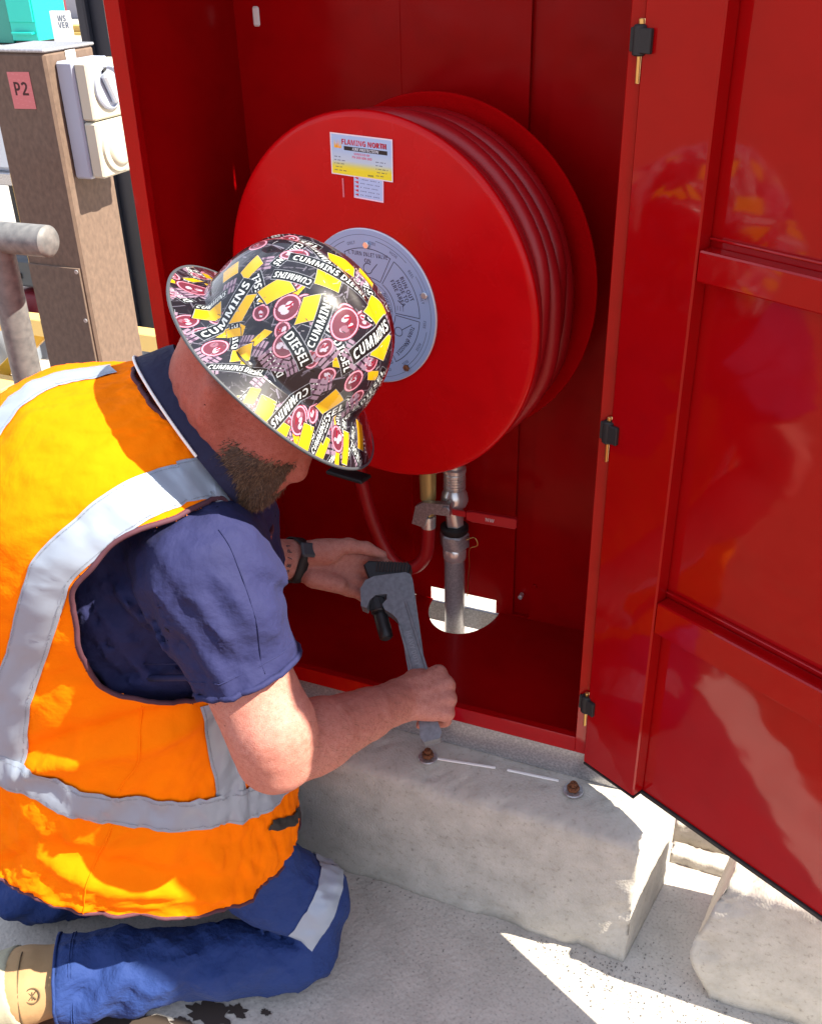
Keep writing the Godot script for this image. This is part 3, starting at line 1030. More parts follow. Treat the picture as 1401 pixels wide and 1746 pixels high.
# ---------------------------------------------------------------- riser pipe with ball valve
func build_riser() -> void:
	var x := 0.4015
	var z := -0.270
	var t := thing("riser_pipe", "grey steel water riser with a ball valve rising through the cabinet floor", "water pipe", Vector3(x, 0, z))
	var up := func(y: float) -> Vector3: return Vector3(x, y, z)
	var st := mb()
	lathe(st, [Vector2(0, 0.0), Vector2(0.0195, 0.0), Vector2(0.0195, 0.505), Vector2(0, 0.505)], 28, along(Vector3.UP, up.call(0)))
	put("pipe", st, mats["pipe_steel"], t)
	st = mb()
	lathe(st, [Vector2(0, 0.0), Vector2(0.021, 0.0), Vector2(0.0225, 0.004), Vector2(0.0225, 0.022), Vector2(0.020, 0.026), Vector2(0, 0.026)], 28, along(Vector3.UP, up.call(0.5052)))
	put("collar", st, mats["chrome"], t)
	st = mb()
	lathe(st, [Vector2(0, 0.0), Vector2(0.026, 0.0), Vector2(0.0285, 0.003), Vector2(0.0285, 0.028), Vector2(0.026, 0.031), Vector2(0, 0.031)], 6, along(Vector3.UP, up.call(0.5315)), 0.2)
	put("union_nut", st, mats["pipe_steel"], t)
	st = mb()
	lathe(st, [Vector2(0, 0.0), Vector2(0.024, 0.0), Vector2(0.0265, 0.005), Vector2(0.0265, 0.012), Vector2(0.022, 0.016), Vector2(0, 0.016)], 28, along(Vector3.UP, up.call(0.5627)))
	put("seal_ring", st, mats["black_rubber"], t)
	st = mb()
	lathe(st, [Vector2(0, 0.0), Vector2(0.0175, 0.0), Vector2(0.0175, 0.034), Vector2(0, 0.034)], 6, along(Vector3.UP, up.call(0.579)), 0.2)
	put("hex_neck", st, mats["chrome"], t)
	st = mb()
	lathe(st, [Vector2(0, 0.0), Vector2(0.017, 0.0), Vector2(0.0235, 0.008), Vector2(0.0265, 0.020), Vector2(0.0235, 0.034), Vector2(0.0185, 0.042), Vector2(0, 0.042)], 28, along(Vector3.UP, up.call(0.6132)), 1.0)
	cyl(st, Vector3(x, 0.636, z), Vector3(x, 0.636, z + 0.036), 0.0095, 16, 0.001)
	put("valve_body", st, mats["chrome"], t)
	st = mb()
	var prof := [Vector2(0, 0.0)]
	for k in 6:
		prof.append_array([Vector2(0.0185, 0.0005 + k * 0.0055), Vector2(0.0205, 0.0018 + k * 0.0055), Vector2(0.0205, 0.0036 + k * 0.0055), Vector2(0.0185, 0.005 + k * 0.0055)])
	prof.append_array([Vector2(0.022, 0.036), Vector2(0.022, 0.042), Vector2(0.018, 0.044), Vector2(0, 0.044)])
	lathe(st, prof, 28, along(Vector3.UP, up.call(0.6555)), 0.5)
	put("threaded_union", st, mats["chrome"], t)
	st = mb()
	lathe(st, [Vector2(0, 0.0), Vector2(0.0165, 0.0), Vector2(0.0165, 0.10), Vector2(0, 0.10)], 24, along(Vector3.UP, up.call(0.6997)))
	put("pipe", st, mats["chrome"], t)
	st = mb()   # red lever
	prism(st, PackedVector2Array([Vector2(0, -0.008), Vector2(0.012, -0.0105), Vector2(0.092, -0.0105), Vector2(0.095, -0.007), Vector2(0.095, 0.007), Vector2(0.092, 0.0105), Vector2(0.012, 0.0105), Vector2(0, 0.008)]), 0.008, Transform3D(Basis(Vector3.BACK, 0.02), Vector3(0.4345, 0.6185, -0.249)), 0.001)
	box(st, Vector3(0.026, 0.012, 0.004), Transform3D(Basis(), Vector3(0.4205, 0.622, -0.242)), 0.0008)
	var lv := put("valve_lever", st, mats["lever_red"], t, "red valve lever pointing right")
	st = mb()
	lettering(st, "NW", 0.007, Transform3D(Basis(), Vector3(0.480, 0.6195, -0.2405)))
	put("marking", st, mats["plate_rim"], lv)
	st = mb()   # grey interlock arm that holds the nozzle
	prism(st, PackedVector2Array([Vector2(0.006, 0.012), Vector2(-0.046, 0.006), Vector2(-0.060, -0.004), Vector2(-0.068, -0.042), Vector2(-0.044, -0.046), Vector2(-0.038, -0.022), Vector2(-0.028, -0.014), Vector2(0.006, -0.012)]), 0.012, Transform3D(Basis(), Vector3(0.4045, 0.636, -0.233)), 0.002)
	cyl(st, Vector3(0.4045, 0.636, -0.2205), Vector3(0.4045, 0.636, -0.2165), 0.009, 6, 0.001)
	put("nozzle_arm", st, mats["galvanised"], t)
	st = mb()
	tube(st, smooth_path([Vector3(0.428, 0.555, -0.262), Vector3(0.445, 0.566, -0.258), Vector3(0.452, 0.552, -0.256), Vector3(0.437, 0.540, -0.255), Vector3(0.436, 0.50, -0.256), Vector3(0.431, 0.43, -0.260)], 6), 0.0009, 6)
	put("tie_wire", st, mats["brass"], t)

# ---------------------------------------------------------------- post, socket outlet and handrail
func build_post() -> void:
	var t := thing("square_post", "brown square steel post marked P2 behind the man's shoulder", "post", Vector3(-0.176, 0, -0.058))
	var st := mb()
	bx(st, Vector3(-0.232, 0.0, -0.114), Vector3(-0.12, 1.399, -0.002), 0.004)
	put("shaft", st, mats["post_brown"], t)
	st = mb()
	bx(st, Vector3(-0.2335, 1.3992, -0.1155), Vector3(-0.1185, 1.4035, -0.0005), 0.0015)
	put("cap", st, mats["galvanised"], t)
	st = mb()
	bx(st, Vector3(-0.227, 0.35, -0.0018), Vector3(-0.1265, 1.088, 0.0022), 0.0008)
	var cp := put("cover_plate", st, mats["post_cover"], t)
	for p in [Vector2(-0.131, 1.083), Vector2(-0.131, 1.003), Vector2(-0.131, 0.925)]:
		st = mb()
		cyl(st, Vector3(p.x, p.y, 0.0023), Vector3(p.x, p.y, 0.0045), 0.0035, 12, 0.0005)
		put("screw", st, mats["galvanised"], cp)
	var im := Image.create(128, 160, true, Image.FORMAT_RGB8)
	im.fill(Color(0.80, 0.46, 0.47))
	for k in 40:
		im.fill_rect(Rect2i((k * 53) % 120, (k * 31) % 150, 14, 3), Color(0.82, 0.50, 0.51))
	text(im, "P2", Vector2(64, 72), 56, 0.0, Color(0.24, 0.07, 0.09), 0.95)
	st = mb()
	sheet(st, Transform3D(Basis(Vector3.BACK, 0.02), Vector3(-0.1722, 1.348, -0.0012)), Vector2(0.041, 0.0505))
	put("label", st, printed("label_print", im, 0.6), t, "pink label reading P2")
	st = mb()
	sheet(st, Transform3D(Basis(Vector3.UP, PI / 2), Vector3(-0.1188, 1.389, -0.058)), Vector2(0.022, 0.018))
	put("sticker", st, mats["white_plastic"], t)
	t.scale = Vector3.ONE * 1.35
	t.position = Vector3(-0.578, -0.5396, -0.5158)
	# weatherproof switched outlet
	t = thing("socket_outlet", "cream weatherproof power outlet with rotary switch mounted on the brown post", "power outlet", Vector3(-0.12, 1.223, -0.06))
	st = mb()
	bx(st, Vector3(-0.1197, 1.222, -0.105), Vector3(-0.089, 1.386, -0.021), 0.003)
	put("enclosure", st, mats["grey_plastic"], t)
	for k in 2:
		st = mb()
		bx(st, Vector3(-0.0885, 1.224 + k * 0.0815, -0.103), Vector3(-0.066, 1.3035 + k * 0.0815, -0.0225), 0.003)
		put("cover", st, mats["cream_plastic"], t)
	st = mb()
	var sx := Transform3D(Basis(Vector3.BACK, -PI / 2), Vector3(-0.0658, 1.348, -0.063))
	lathe(st, [Vector2(0.027, 0), Vector2(0.031, 0.0), Vector2(0.031, 0.004), Vector2(0.0285, 0.006), Vector2(0.0265, 0.002), Vector2(0, 0.0015)], 40, sx)
	var sw := put("switch", st, mats["grey_plastic"], t)
	st = mb()
	box(st, Vector3(0.046, 0.010, 0.017), Transform3D(Basis(Vector3.RIGHT, 0.45) * Basis(Vector3.BACK, PI / 2) * Basis(Vector3.RIGHT, 0.0), Vector3(-0.0585, 1.348, -0.063)), 0.003)
	put("knob", st, mats["knob_grey"], sw)
	st = mb()
	cyl(st, Vector3(-0.0655, 1.373, -0.056), Vector3(-0.0600, 1.373, -0.056), 0.004, 10)
	put("mark", st, mats["black_rubber"], sw)
	st = mb()
	sx = Transform3D(Basis(Vector3.BACK, -PI / 2), Vector3(-0.0658, 1.263, -0.063))
	lathe(st, [Vector2(0, 0.012), Vector2(0.020, 0.012), Vector2(0.024, 0.010), Vector2(0.0265, 0.006), Vector2(0.029, 0.006), Vector2(0.034, 0.004), Vector2(0.035, 0.0)], 40, sx)
	put("socket_flap", st, mats["cream_plastic"], t)
	t.scale = Vector3.ONE * 1.35
	t.position = Vector3(-0.5026, 1.1114, -0.5185)
	# galvanised handrail
	t = thing("handrail", "thick grey galvanised handrail whose open end stops before the brown post", "handrail", Vector3(-0.18, 0, 0.1))
	st = mb()
	lathe(st, [Vector2(0, -0.004), Vector2(0.017, -0.002), Vector2(0.0205, 0.0), Vector2(0.0230, 0.003), Vector2(0.0230, 1.2), Vector2(0, 1.2)], 36, along(Vector3(-1, -0.01, 0.0), Vector3(-0.083, 1.160, 0.1)), 0.5)
	put("rail", st, mats["galv_pipe"], t)
	st = mb()
	lathe(st, [Vector2(0.0225, 0.0), Vector2(0.0225, 1.15), Vector2(0.0240, 1.158), Vector2(0.0, 1.162)], 36, along(Vector3.UP, Vector3(-0.183, 0.0, 0.1)))
	put("leg", st, mats["galv_pipe"], t)

# ---------------------------------------------------------------- things beyond
func build_background() -> void:
	var t := thing("steel_bin", "large dark navy steel bin between the brown post and the red cabinet", "bin", Vector3(-1.2, 0, -2.6))
	var st := mb()
	bx(st, Vector3(-1.715, 0.05, -3.3), Vector3(-0.3, 2.4, -2.05), 0.01)
	put("body", st, mats["navy_paint"], t)
	for k in 5:
		st = mb()
		bx(st, Vector3(-1.70 + k * 0.32, 0.06, -2.0495), Vector3(-1.66 + k * 0.32, 2.38, -2.02), 0.006)
		put("rib", st, mats["navy_paint"], t)
	t = thing("barrier_frame", "yellow steel barrier frame with a cream cross beam behind the brown post", "barrier", Vector3(-1.6, 0, -1.6))
	st = mb()
	bx(st, Vector3(-1.765, 0.0, -1.66), Vector3(-1.705, 0.828, -1.60), 0.003)
	put("upright", st, mats["yellow_paint"], t)
	st = mb()
	bx(st, Vector3(-2.6, 0.253, -1.598), Vector3(-0.6, 0.318, -1.53), 0.003)
	put("cross_beam", st, mats["cream_paint"], t)
	st = mb()
	bx(st, Vector3(-1.765, 0.0, -1.598), Vector3(-1.705, 0.05, -1.2), 0.003)
	put("foot", st, mats["yellow_paint"], t)
	st = mb()
	box(st, Vector3(0.05, 0.5, 0.03), Transform3D(Basis(Vector3.BACK, -0.9), Vector3(-1.93, 0.13, -1.66)), 0.003)
	put("brace", st, mats["yellow_paint"], t)
	t = thing("timber_beam", "cream timber beam lying on the ground behind the grey handrail leg", "beam", Vector3(-2.0, 0, -1.4))
	st = mb()
	bx(st, Vector3(-2.9, 0.0, -1.55), Vector3(-1.86, 0.062, -1.42), 0.004)
	put("beam", st, mats["cream_paint"], t)
	t = thing("white_tank", "pale blue white plastic tank at the left edge behind the brown post", "tank", Vector3(-2.7, 0, -2.5))
	st = mb()
	bx(st, Vector3(-3.2, 0.655, -2.7), Vector3(-2.40, 0.975, -2.3), 0.02)
	put("body", st, mats["pale_tank"], t)
	st = mb()
	bx(st, Vector3(-3.2, 0.60, -2.88), Vector3(-2.38, 0.654, -2.28), 0.004)
	put("pallet", st, mats["galvanised"], t)
	for k in 2:
		st = mb()
		bx(st, Vector3(-2.46 - k * 0.6, 0.0, -2.34), Vector3(-2.42 - k * 0.6, 0.60, -2.30), 0.002)
		put("leg", st, mats["black_rubber"], t)
	t = thing("tool_case", "dark grey case beyond the handrail beside the yellow upright", "case", Vector3(-2.13, 0.26, -1.95))
	st = mb()
	bx(st, Vector3(-2.25, 0.285, -2.05), Vector3(-2.06, 0.40, -1.92), 0.01)
	put("shell", st, mats["dark_plastic"], t)
	st = mb()
	bx(st, Vector3(-2.19, 0.32, -1.9195), Vector3(-2.12, 0.345, -1.912), 0.002)
	put("latch", st, mats["black_rubber"], t)
	t = thing("fuel_can", "dark red can below the grey case beyond the handrail", "can", Vector3(-2.13, 0.1, -1.95))
	st = mb()
	lathe(st, [Vector2(0, 0), Vector2(0.075, 0), Vector2(0.08, 0.01), Vector2(0.08, 0.15), Vector2(0.06, 0.175), Vector2(0.02, 0.182), Vector2(0.02, 0.2), Vector2(0, 0.2)], 24, along(Vector3.UP, Vector3(-2.14, 0.08, -2.0)), 0.8)
	put("body", st, mats["maroon_paint"], t)
	t = thing("gas_bottle", "grey blue rounded bottle on the ground beside the yellow upright", "bottle", Vector3(-2.1, 0, -1.85))
	st = mb()
	lathe(st, [Vector2(0, 0), Vector2(0.085, 0), Vector2(0.095, 0.012), Vector2(0.095, 0.16), Vector2(0.08, 0.20), Vector2(0.045, 0.225), Vector2(0.02, 0.23), Vector2(0.02, 0.25), Vector2(0, 0.25)], 28, along(Vector3.UP, Vector3(-2.12, 0.0, -1.80)), 0.9)
	put("body", st, mats["bottle_grey"], t)
	t = thing("site_cabinet", "bright teal steel site cabinet standing far off at the top left", "site cabinet", Vector3(-12.07, 0, -13.6))
	st = mb()
	bx(st, Vector3(-12.33, 0.06, -14.1), Vector3(-11.79, 1.6, -13.32), 0.01)
	put("body", st, mats["teal_paint"], t)
	st = mb()
	bx(st, Vector3(-12.31, 0.34, -13.319), Vector3(-11.81, 1.55, -13.29), 0.01)
	put("door", st, mats["teal_paint"], t)
	st = mb()
	bx(st, Vector3(-12.27, 0.16, -13.319), Vector3(-11.84, 0.20, -13.24), 0.008)
	put("step_lip", st, mats["teal_paint"], t)
	st = mb()
	bx(st, Vector3(-12.9, 0.02, -14.1), Vector3(-12.34, 1.6, -13.34), 0.01)
	put("side_module", st, mats["teal_dark"], t)
	st = mb()
	bx(st, Vector3(-12.30, 0.0, -14.0), Vector3(-11.82, 0.059, -13.36))
	put("skid", st, mats["black_rubber"], t)
	t = thing("sign_board", "white board with small grey lettering far off beside the navy bin", "sign", Vector3(-11.3, 0, -13.3))
	st = mb()
	bx(st, Vector3(-11.455, 0.0, -13.36), Vector3(-11.08, 0.51, -13.30), 0.006)
	var bd := put("board", st, mats["white_plastic"], t)
	st = mb()
	lettering(st, "WS", 0.085, Transform3D(Basis(), Vector3(-11.23, 0.405, -13.297)))
	lettering(st, "VER", 0.085, Transform3D(Basis(), Vector3(-11.21, 0.305, -13.297)))
	put("lettering", st, mats["ink_grey"], bd)
	t = thing("timber_stack", "low stack of tan timber far off between teal cabinet and white board", "timber stack", Vector3(-13, 0, -15))
	for k in 3:
		st = mb()
		bx(st, Vector3(-14.2, 0.055 * k, -15.3 + 0.02 * k), Vector3(-12.2, 0.05 + 0.055 * k, -14.95 - 0.03 * k), 0.004)
		put("plank", st, mats["cream_paint"] if k != 1 else mats["tan_timber"], t)
	t = thing("site_shed", "long grey lilac shed wall far off at the top left", "shed", Vector3(-14, 0, -19))
	st = mb()
	bx(st, Vector3(-24, 0.0, -21), Vector3(-12.6, 3.0, -18.5), 0.01)
	put("wall", st, mats["shed_grey"], t)
	t = thing("red_drum", "small maroon drum far off above the white board", "drum", Vector3(-12.05, 0, -14.2))
	st = mb()
	lathe(st, [Vector2(0, 0), Vector2(0.10, 0), Vector2(0.10, 0.3), Vector2(0.106, 0.31), Vector2(0.10, 0.32), Vector2(0.10, 0.62), Vector2(0.09, 0.64), Vector2(0, 0.63)], 24, along(Vector3.UP, Vector3(-12.05, 0, -14.3)), 0.6)
	put("body", st, mats["maroon_paint"], t)

# loose grit and wet marks on the apron
func build_litter() -> void:
	var r := RandomNumberGenerator.new()
	r.seed = 44
	var pm := SphereMesh.new()
	pm.radius = 0.5
	pm.height = 0.8
	pm.radial_segments = 7
	pm.rings = 4
	var mm := MultiMesh.new()
	mm.transform_format = MultiMesh.TRANSFORM_3D
	mm.mesh = pm
	mm.instance_count = 620
	for i in 620:
		var p: Vector3
		if i < 330:
			p = Vector3(r.randfn(0.86, 0.10), 0, r.randfn(0.125, 0.035))
		elif i < 400:
			p = Vector3(r.randf_range(0.2, 0.85), 0, 0.097 + absf(r.randfn(0, 0.012)))
		else:
			p = Vector3(r.randf_range(-0.3, 1.3), 0, r.randf_range(0.11, 0.75))
		var s := r.randf_range(0.001, 0.0034) if i < 400 else r.randf_range(0.0008, 0.0026)
		if p.z < 0.096 and p.x < 0.86:
			p.z = 0.097 + r.randf() * r.randf() * 0.05
		p.y = s * 0.25
		mm.set_instance_transform(i, Transform3D(Basis.from_euler(Vector3(r.randf() * 3, r.randf() * 3, r.randf() * 3)).scaled(Vector3(s, s * 0.8, s * 1.2)), p))
	var g := MultiMeshInstance3D.new()
	g.multimesh = mm
	g.material_override = mats["grit"]
	g.name = "grit"
	add_child(g, true)
	tag(g, "loose dark grit scattered on the concrete beside the blocks", "grit")
	g.set_meta("kind", "stuff")
	for q in [[Vector2(0.235, 0.438), 0.030, 3], [Vector2(0.275, 0.415), 0.014, 9], [Vector2(0.205, 0.470), 0.016, 5], [Vector2(0.285, 0.45), 0.009, 6], [Vector2(0.13, 0.52), 0.075, 4], [Vector2(0.32, 0.40), 0.007, 8]]:
		var st := mb()
		flat(st)
		var n := FastNoiseLite.new()
		n.seed = q[2]
		n.frequency = 0.9
		for i in 40:
			var pts := []
			for k in 2:
				var a := TAU * (i + k) / 40.0
				var d: float = q[1] * (1.0 + 0.75 * n.get_noise_2d(cos(a) * 1.6, sin(a) * 1.6))
				pts.append(Vector3(q[0].x + cos(a) * d * 1.25, 0.0015, q[0].y + sin(a) * d * 0.75))
			tri(st, Vector3(q[0].x, 0.0015, q[0].y), pts[0], pts[1], Vector3.UP)
		var w := put("wet_patch", st, mats["wet_concrete"], self)
		w.name = numbered("wet_patch")
		w.set_meta("kind", "structure")

# ---------------------------------------------------------------- soft bodies from tapered limbs
func bone(a: Vector3, b: Vector3, ra: float, rb: float) -> Array:
	return [a, b, ra, rb]

func sd_list(bones: Array, ids: Array, k: float, p: Vector3) -> float:
	var d := 1e3
	for i in ids:
		var o: Array = bones[i]
		var a: Vector3 = o[0]
		var ba: Vector3 = o[1] - a
		var pa := p - a
		var t := clampf(pa.dot(ba) / maxf(ba.length_squared(), 1e-9), 0.0, 1.0)
		var e := (pa - ba * t).length() - lerpf(o[2], o[3], t)
		var h := maxf(k - absf(d - e), 0.0) / k
		d = minf(d, e) - h * h * k * 0.25
	return d

func sd_all(bones: Array, k: float, p: Vector3) -> float:
	return sd_list(bones, range(bones.size()), k, p)

# walk from a point outside along dir until the skin is met
func trace(bones: Array, k: float, from: Vector3, dir: Vector3, far := 0.4) -> Vector3:
	var t := 0.0
	var d := dir.normalized()
	for i in 60:
		var e := sd_all(bones, k, from + d * t)
		if e < 0.0003 or t > far:
			break
		t += e * 0.9
	return from + d * t

# surface nets over the box lo..hi; post(p, d) may change the distance
func nets(st: SurfaceTool, bones: Array, k: float, lo: Vector3, hi: Vector3, cell: float, post = null, slack := 0.0) -> void:
	var n := Vector3i(((hi - lo) / cell).ceil()) + Vector3i.ONE
	var sy := n.x
	var sz := n.x * n.y
	var f := PackedFloat32Array()
	f.resize(n.x * n.y * n.z)
	f.fill(1.0)
	var B := 6
	var rad := B * cell * 0.87
	var active := []
	var use_post: bool = post != null
	for bz in range(0, n.z, B):
		for by in range(0, n.y, B):
			for bxx in range(0, n.x, B):
				var c := lo + (Vector3(bxx, by, bz) + Vector3.ONE * (B * 0.5 - 0.5)) * cell
				var dl := []
				var dm := 1e3
				for o in bones:
					var ba: Vector3 = o[1] - o[0]
					var pa: Vector3 = c - o[0]
					var t := clampf(pa.dot(ba) / maxf(ba.length_squared(), 1e-9), 0.0, 1.0)
					var e: float = (pa - ba * t).length() - lerpf(o[2], o[3], t)
					dl.append(e)
					dm = minf(dm, e)
				if dm > rad + k + slack + cell * 2.0:
					continue
				var ids := []
				for i in dl.size():
					if dl[i] < dm + 2.0 * rad + k:
						ids.append(i)
				active.append(Vector3i(bxx, by, bz))
				var deep := dm < -(rad + k + slack + cell * 2.0)
				for z in range(bz, mini(bz + B, n.z)):
					for y in range(by, mini(by + B, n.y)):
						var at := z * sz + y * sy
						for x in range(bxx, mini(bxx + B, n.x)):
							if deep and not use_post:
								f[at + x] = -1.0
								continue
							var p := lo + Vector3(x, y, z) * cell
							var d := sd_list(bones, ids, k, p)
							if use_post:
								d = post.call(p, d)
							f[at + x] = d
	var corner := [0, 1, sy, sy + 1, sz, sz + 1, sz + sy, sz + sy + 1]
	var off := [Vector3(0, 0, 0), Vector3(1, 0, 0), Vector3(0, 1, 0), Vector3(1, 1, 0), Vector3(0, 0, 1), Vector3(1, 0, 1), Vector3(0, 1, 1), Vector3(1, 1, 1)]
	var edges := [[0, 1], [2, 3], [4, 5], [6, 7], [0, 2], [1, 3], [4, 6], [5, 7], [0, 4], [1, 5], [2, 6], [3, 7]]
	var verts := {}
	var cells := []
	for b in active:
		for z in range(b.z, mini(b.z + B, n.z - 1)):
			for y in range(b.y, mini(b.y + B, n.y - 1)):
				var at: int = z * sz + y * sy
				for x in range(b.x, mini(b.x + B, n.x - 1)):
					var i0 := at + x
					var s := f[i0] < 0.0
					if (f[i0 + 1] < 0.0) == s and (f[i0 + sy] < 0.0) == s and (f[i0 + sz] < 0.0) == s and (f[i0 + sy + 1] < 0.0) == s and (f[i0 + sz + 1] < 0.0) == s and (f[i0 + sz + sy] < 0.0) == s and (f[i0 + sz + sy + 1] < 0.0) == s:
						continue
					var sum := Vector3.ZERO
					var cnt := 0
					for e in edges:
						var da := f[i0 + corner[e[0]]]
						var db := f[i0 + corner[e[1]]]
						if (da < 0.0) != (db < 0.0):
							sum += (off[e[0]] as Vector3).lerp(off[e[1]], da / (da - db))
							cnt += 1
					verts[i0] = lo + (Vector3(x, y, z) + sum / cnt) * cell
					cells.append(i0)
	st.set_smooth_group(0)
	var ax := [[1, sy, sz, Vector3.RIGHT], [sy, sz, 1, Vector3.UP], [sz, 1, sy, Vector3.BACK]]
	for i0 in cells:
		for a in ax:
			var da := f[i0]
			var db := f[i0 + a[0]]
			if (da < 0.0) == (db < 0.0):
				continue
			var q1: int = i0 - a[1]
			var q2: int = i0 - a[1] - a[2]
			var q3: int = i0 - a[2]
			if verts.has(q1) and verts.has(q2) and verts.has(q3):
				var out: Vector3 = a[3] if db > da else -a[3]
				quad(st, verts[i0], verts[q1], verts[q2], verts[q3], out)

# ---------------------------------------------------------------- the kneeling man
const FD := Vector3(0.845, 0, -0.535)     # the way his body faces
const RT := Vector3(0.535, 0, 0.845)      # his right
const HC := Vector3(0.386, 1.108, 0.273)  # middle of the hat brim
const HU := Vector3(0.611, 0.753, -0.244)
const HF := Vector3(0.786, -0.614, 0.070)
const HS := Vector3(0.097, 0.235, 0.967)
const SH := Vector3(0.345, 0.920, 0.440)
const SHS := Vector3(0.340, 0.868, 0.408)
const EL := Vector3(0.425, 0.640, 0.437)
const GR := Vector3(0.493, 0.487, 0.114)  # grip on the wrench
const WX := Vector3(0.843, 0.163, -0.509)
const WY := Vector3(-0.52, 0.468, -0.712)
const WZ := Vector3(0.122, 0.865, 0.479)
const WH := Vector3(0.387, 0.582, -0.030) # head of the wrench
const KN := Vector3(0.350, 0.088, 0.302)
const AN := Vector3(0.005, 0.078, 0.519)
const HP := Vector3(0.130, 0.350, 0.385)

# the torso as rings: centre, half breadth, depth to the front, depth to the back, lean, roundness
const RINGS := [
	[0.075, 0.302, 0.300, 0.228, 0.240, 0.245, 0.25, 2.6],
	[0.080, 0.395, 0.300, 0.219, 0.225, 0.243, 0.15, 2.5],
	[0.100, 0.540, 0.300, 0.206, 0.205, 0.246, 0.16, 2.4],
	[0.136, 0.690, 0.296, 0.203, 0.185, 0.258, 0.22, 2.4],
	[0.170, 0.805, 0.292, 0.215, 0.165, 0.266, 0.34, 2.35],
	[0.198, 0.893, 0.284, 0.214, 0.145, 0.250, 0.46, 2.3],
	[0.224, 0.955, 0.279, 0.180, 0.122, 0.196, 0.56, 2.2],
	[0.246, 1.001, 0.275, 0.120, 0.095, 0.115, 0.62, 2.1],
	[0.262, 1.023, 0.268, 0.096, 0.082, 0.088, 0.66, 2.0]]

var fold_noise := FastNoiseLite.new()
var fine_noise := FastNoiseLite.new()

func ring(v: float) -> PackedFloat32Array:
	var n := RINGS.size() - 1
	var x := clampf(v, 0, 1) * n
	var i := mini(int(x), n - 1)
	var t := x - i
	var a: Array = RINGS[maxi(i - 1, 0)]
	var b: Array = RINGS[i]
	var c: Array = RINGS[i + 1]
	var d: Array = RINGS[mini(i + 2, n)]
	var out := PackedFloat32Array()
	for k in 8:
		out.append(cubic_interpolate(b[k], c[k], a[k], d[k], t))
	return out

func torso(u: float, v: float, off := 0.0) -> Vector3:
	var r := ring(v)
	var fw := FD * cos(r[6]) - Vector3.UP * sin(r[6])
	var cu := cos(u)
	var su := sin(u)
	var x := signf(cu) * pow(absf(cu), 2.0 / r[7]) * (r[3] + off)
	var y := signf(su) * pow(absf(su), 2.0 / r[7]) * ((r[4] if su >= 0 else r[5]) + off)
	return Vector3(r[0], r[1], r[2]) + RT * x + fw * y

# the vest lies over the torso with soft folds
func vest_at(u: float, v: float, off := 0.0) -> Vector3:
	var low := 1.0 - smoothstep(0.12, 0.62, v)
	var w := fold_noise.get_noise_3d(u * 1.3 + v * 3.0, v * 5.0 - u * 1.5, 0.3) * (0.006 + 0.007 * low)
	w += absf(fold_noise.get_noise_3d(u * 3.4 - v * 6.0, v * 4.4 + u * 2.2, 5.0)) * (0.006 + 0.008 * low)
	# sharp small creases
	var cr := 1.0 - absf(fine_noise.get_noise_3d(u * 1.5 + v * 3.5, v * 1.6 - u * 0.7, 12.0)) * 5.0
	w -= clampf(cr, 0.0, 1.0) * 0.0026 * (0.35 + low)
	cr = 1.0 - absf(fine_noise.get_noise_3d(u * 1.4 - v * 5.5, v * 2.2 + u * 1.2, 22.0)) * 6.0
	w += clampf(cr, 0.0, 1.0) * 0.0020 * (0.4 + low)
	w += fine_noise.get_noise_3d(u * 1.6, v * 5.0, 2.0) * 0.0030
	w += absf(fine_noise.get_noise_3d(u * 0.9 + v * 2.2, v * 2.6 - u * 0.8, 8.0)) * 0.0055
	# creases that run out from the waist tape below the arm, and waves in the loose hem
	var mid := smoothstep(-0.75, -0.3, u) * smoothstep(0.6, 0.1, u)
	w += 0.011 * exp(-pow((v - 0.292 - (u + 0.2) * 0.10) / 0.013, 2.0)) * mid
	w -= 0.012 * exp(-pow((v - 0.322 - (u + 0.2) * 0.12) / 0.017, 2.0)) * mid
	w += 0.010 * exp(-pow((v - 0.10 + (u + 0.2) * 0.09) / 0.018, 2.0)) * smoothstep(-0.7, -0.2, u) * smoothstep(0.7, 0.2, u)
	w -= 0.010 * exp(-pow((v - 0.135 + (u + 0.2) * 0.10) / 0.020, 2.0)) * smoothstep(-0.7, -0.2, u) * smoothstep(0.7, 0.2, u)
	w += 0.004 * sin(u * 5.0 + v * 9.0) * (1.0 - smoothstep(0.0, 0.25, v))
	return torso(u, v, 0.004 + w + off)

func neckline(u: float) -> float:
	var a := u if u < PI * 0.5 else PI - u
	var x := clampf(a + 0.3, 0.0, 1.45)
	return 0.995 - 0.165 * x - 0.034 * x * x

func closed_curve(pts: Array, per: int) -> PackedVector2Array:
	var out := PackedVector2Array()
	var n := pts.size()
	for i in n:
		for k in per:
			var t := float(k) / per
			var a: Vector2 = pts[(i + n - 1) % n]
			var b: Vector2 = pts[i]
			var c: Vector2 = pts[(i + 1) % n]
			var d: Vector2 = pts[(i + 2) % n]
			out.append(b.cubic_interpolate(c, a, d, t))
	return out

func open_curve(pts: Array, per: int) -> Array:
	var out := []
	var n := pts.size()
	for i in n - 1:
		for k in per:
			out.append((pts[i] as Vector2).cubic_interpolate(pts[i + 1], pts[maxi(i - 1, 0)], pts[mini(i + 2, n - 1)], float(k) / per))
	out.append(pts[n - 1])
	return out

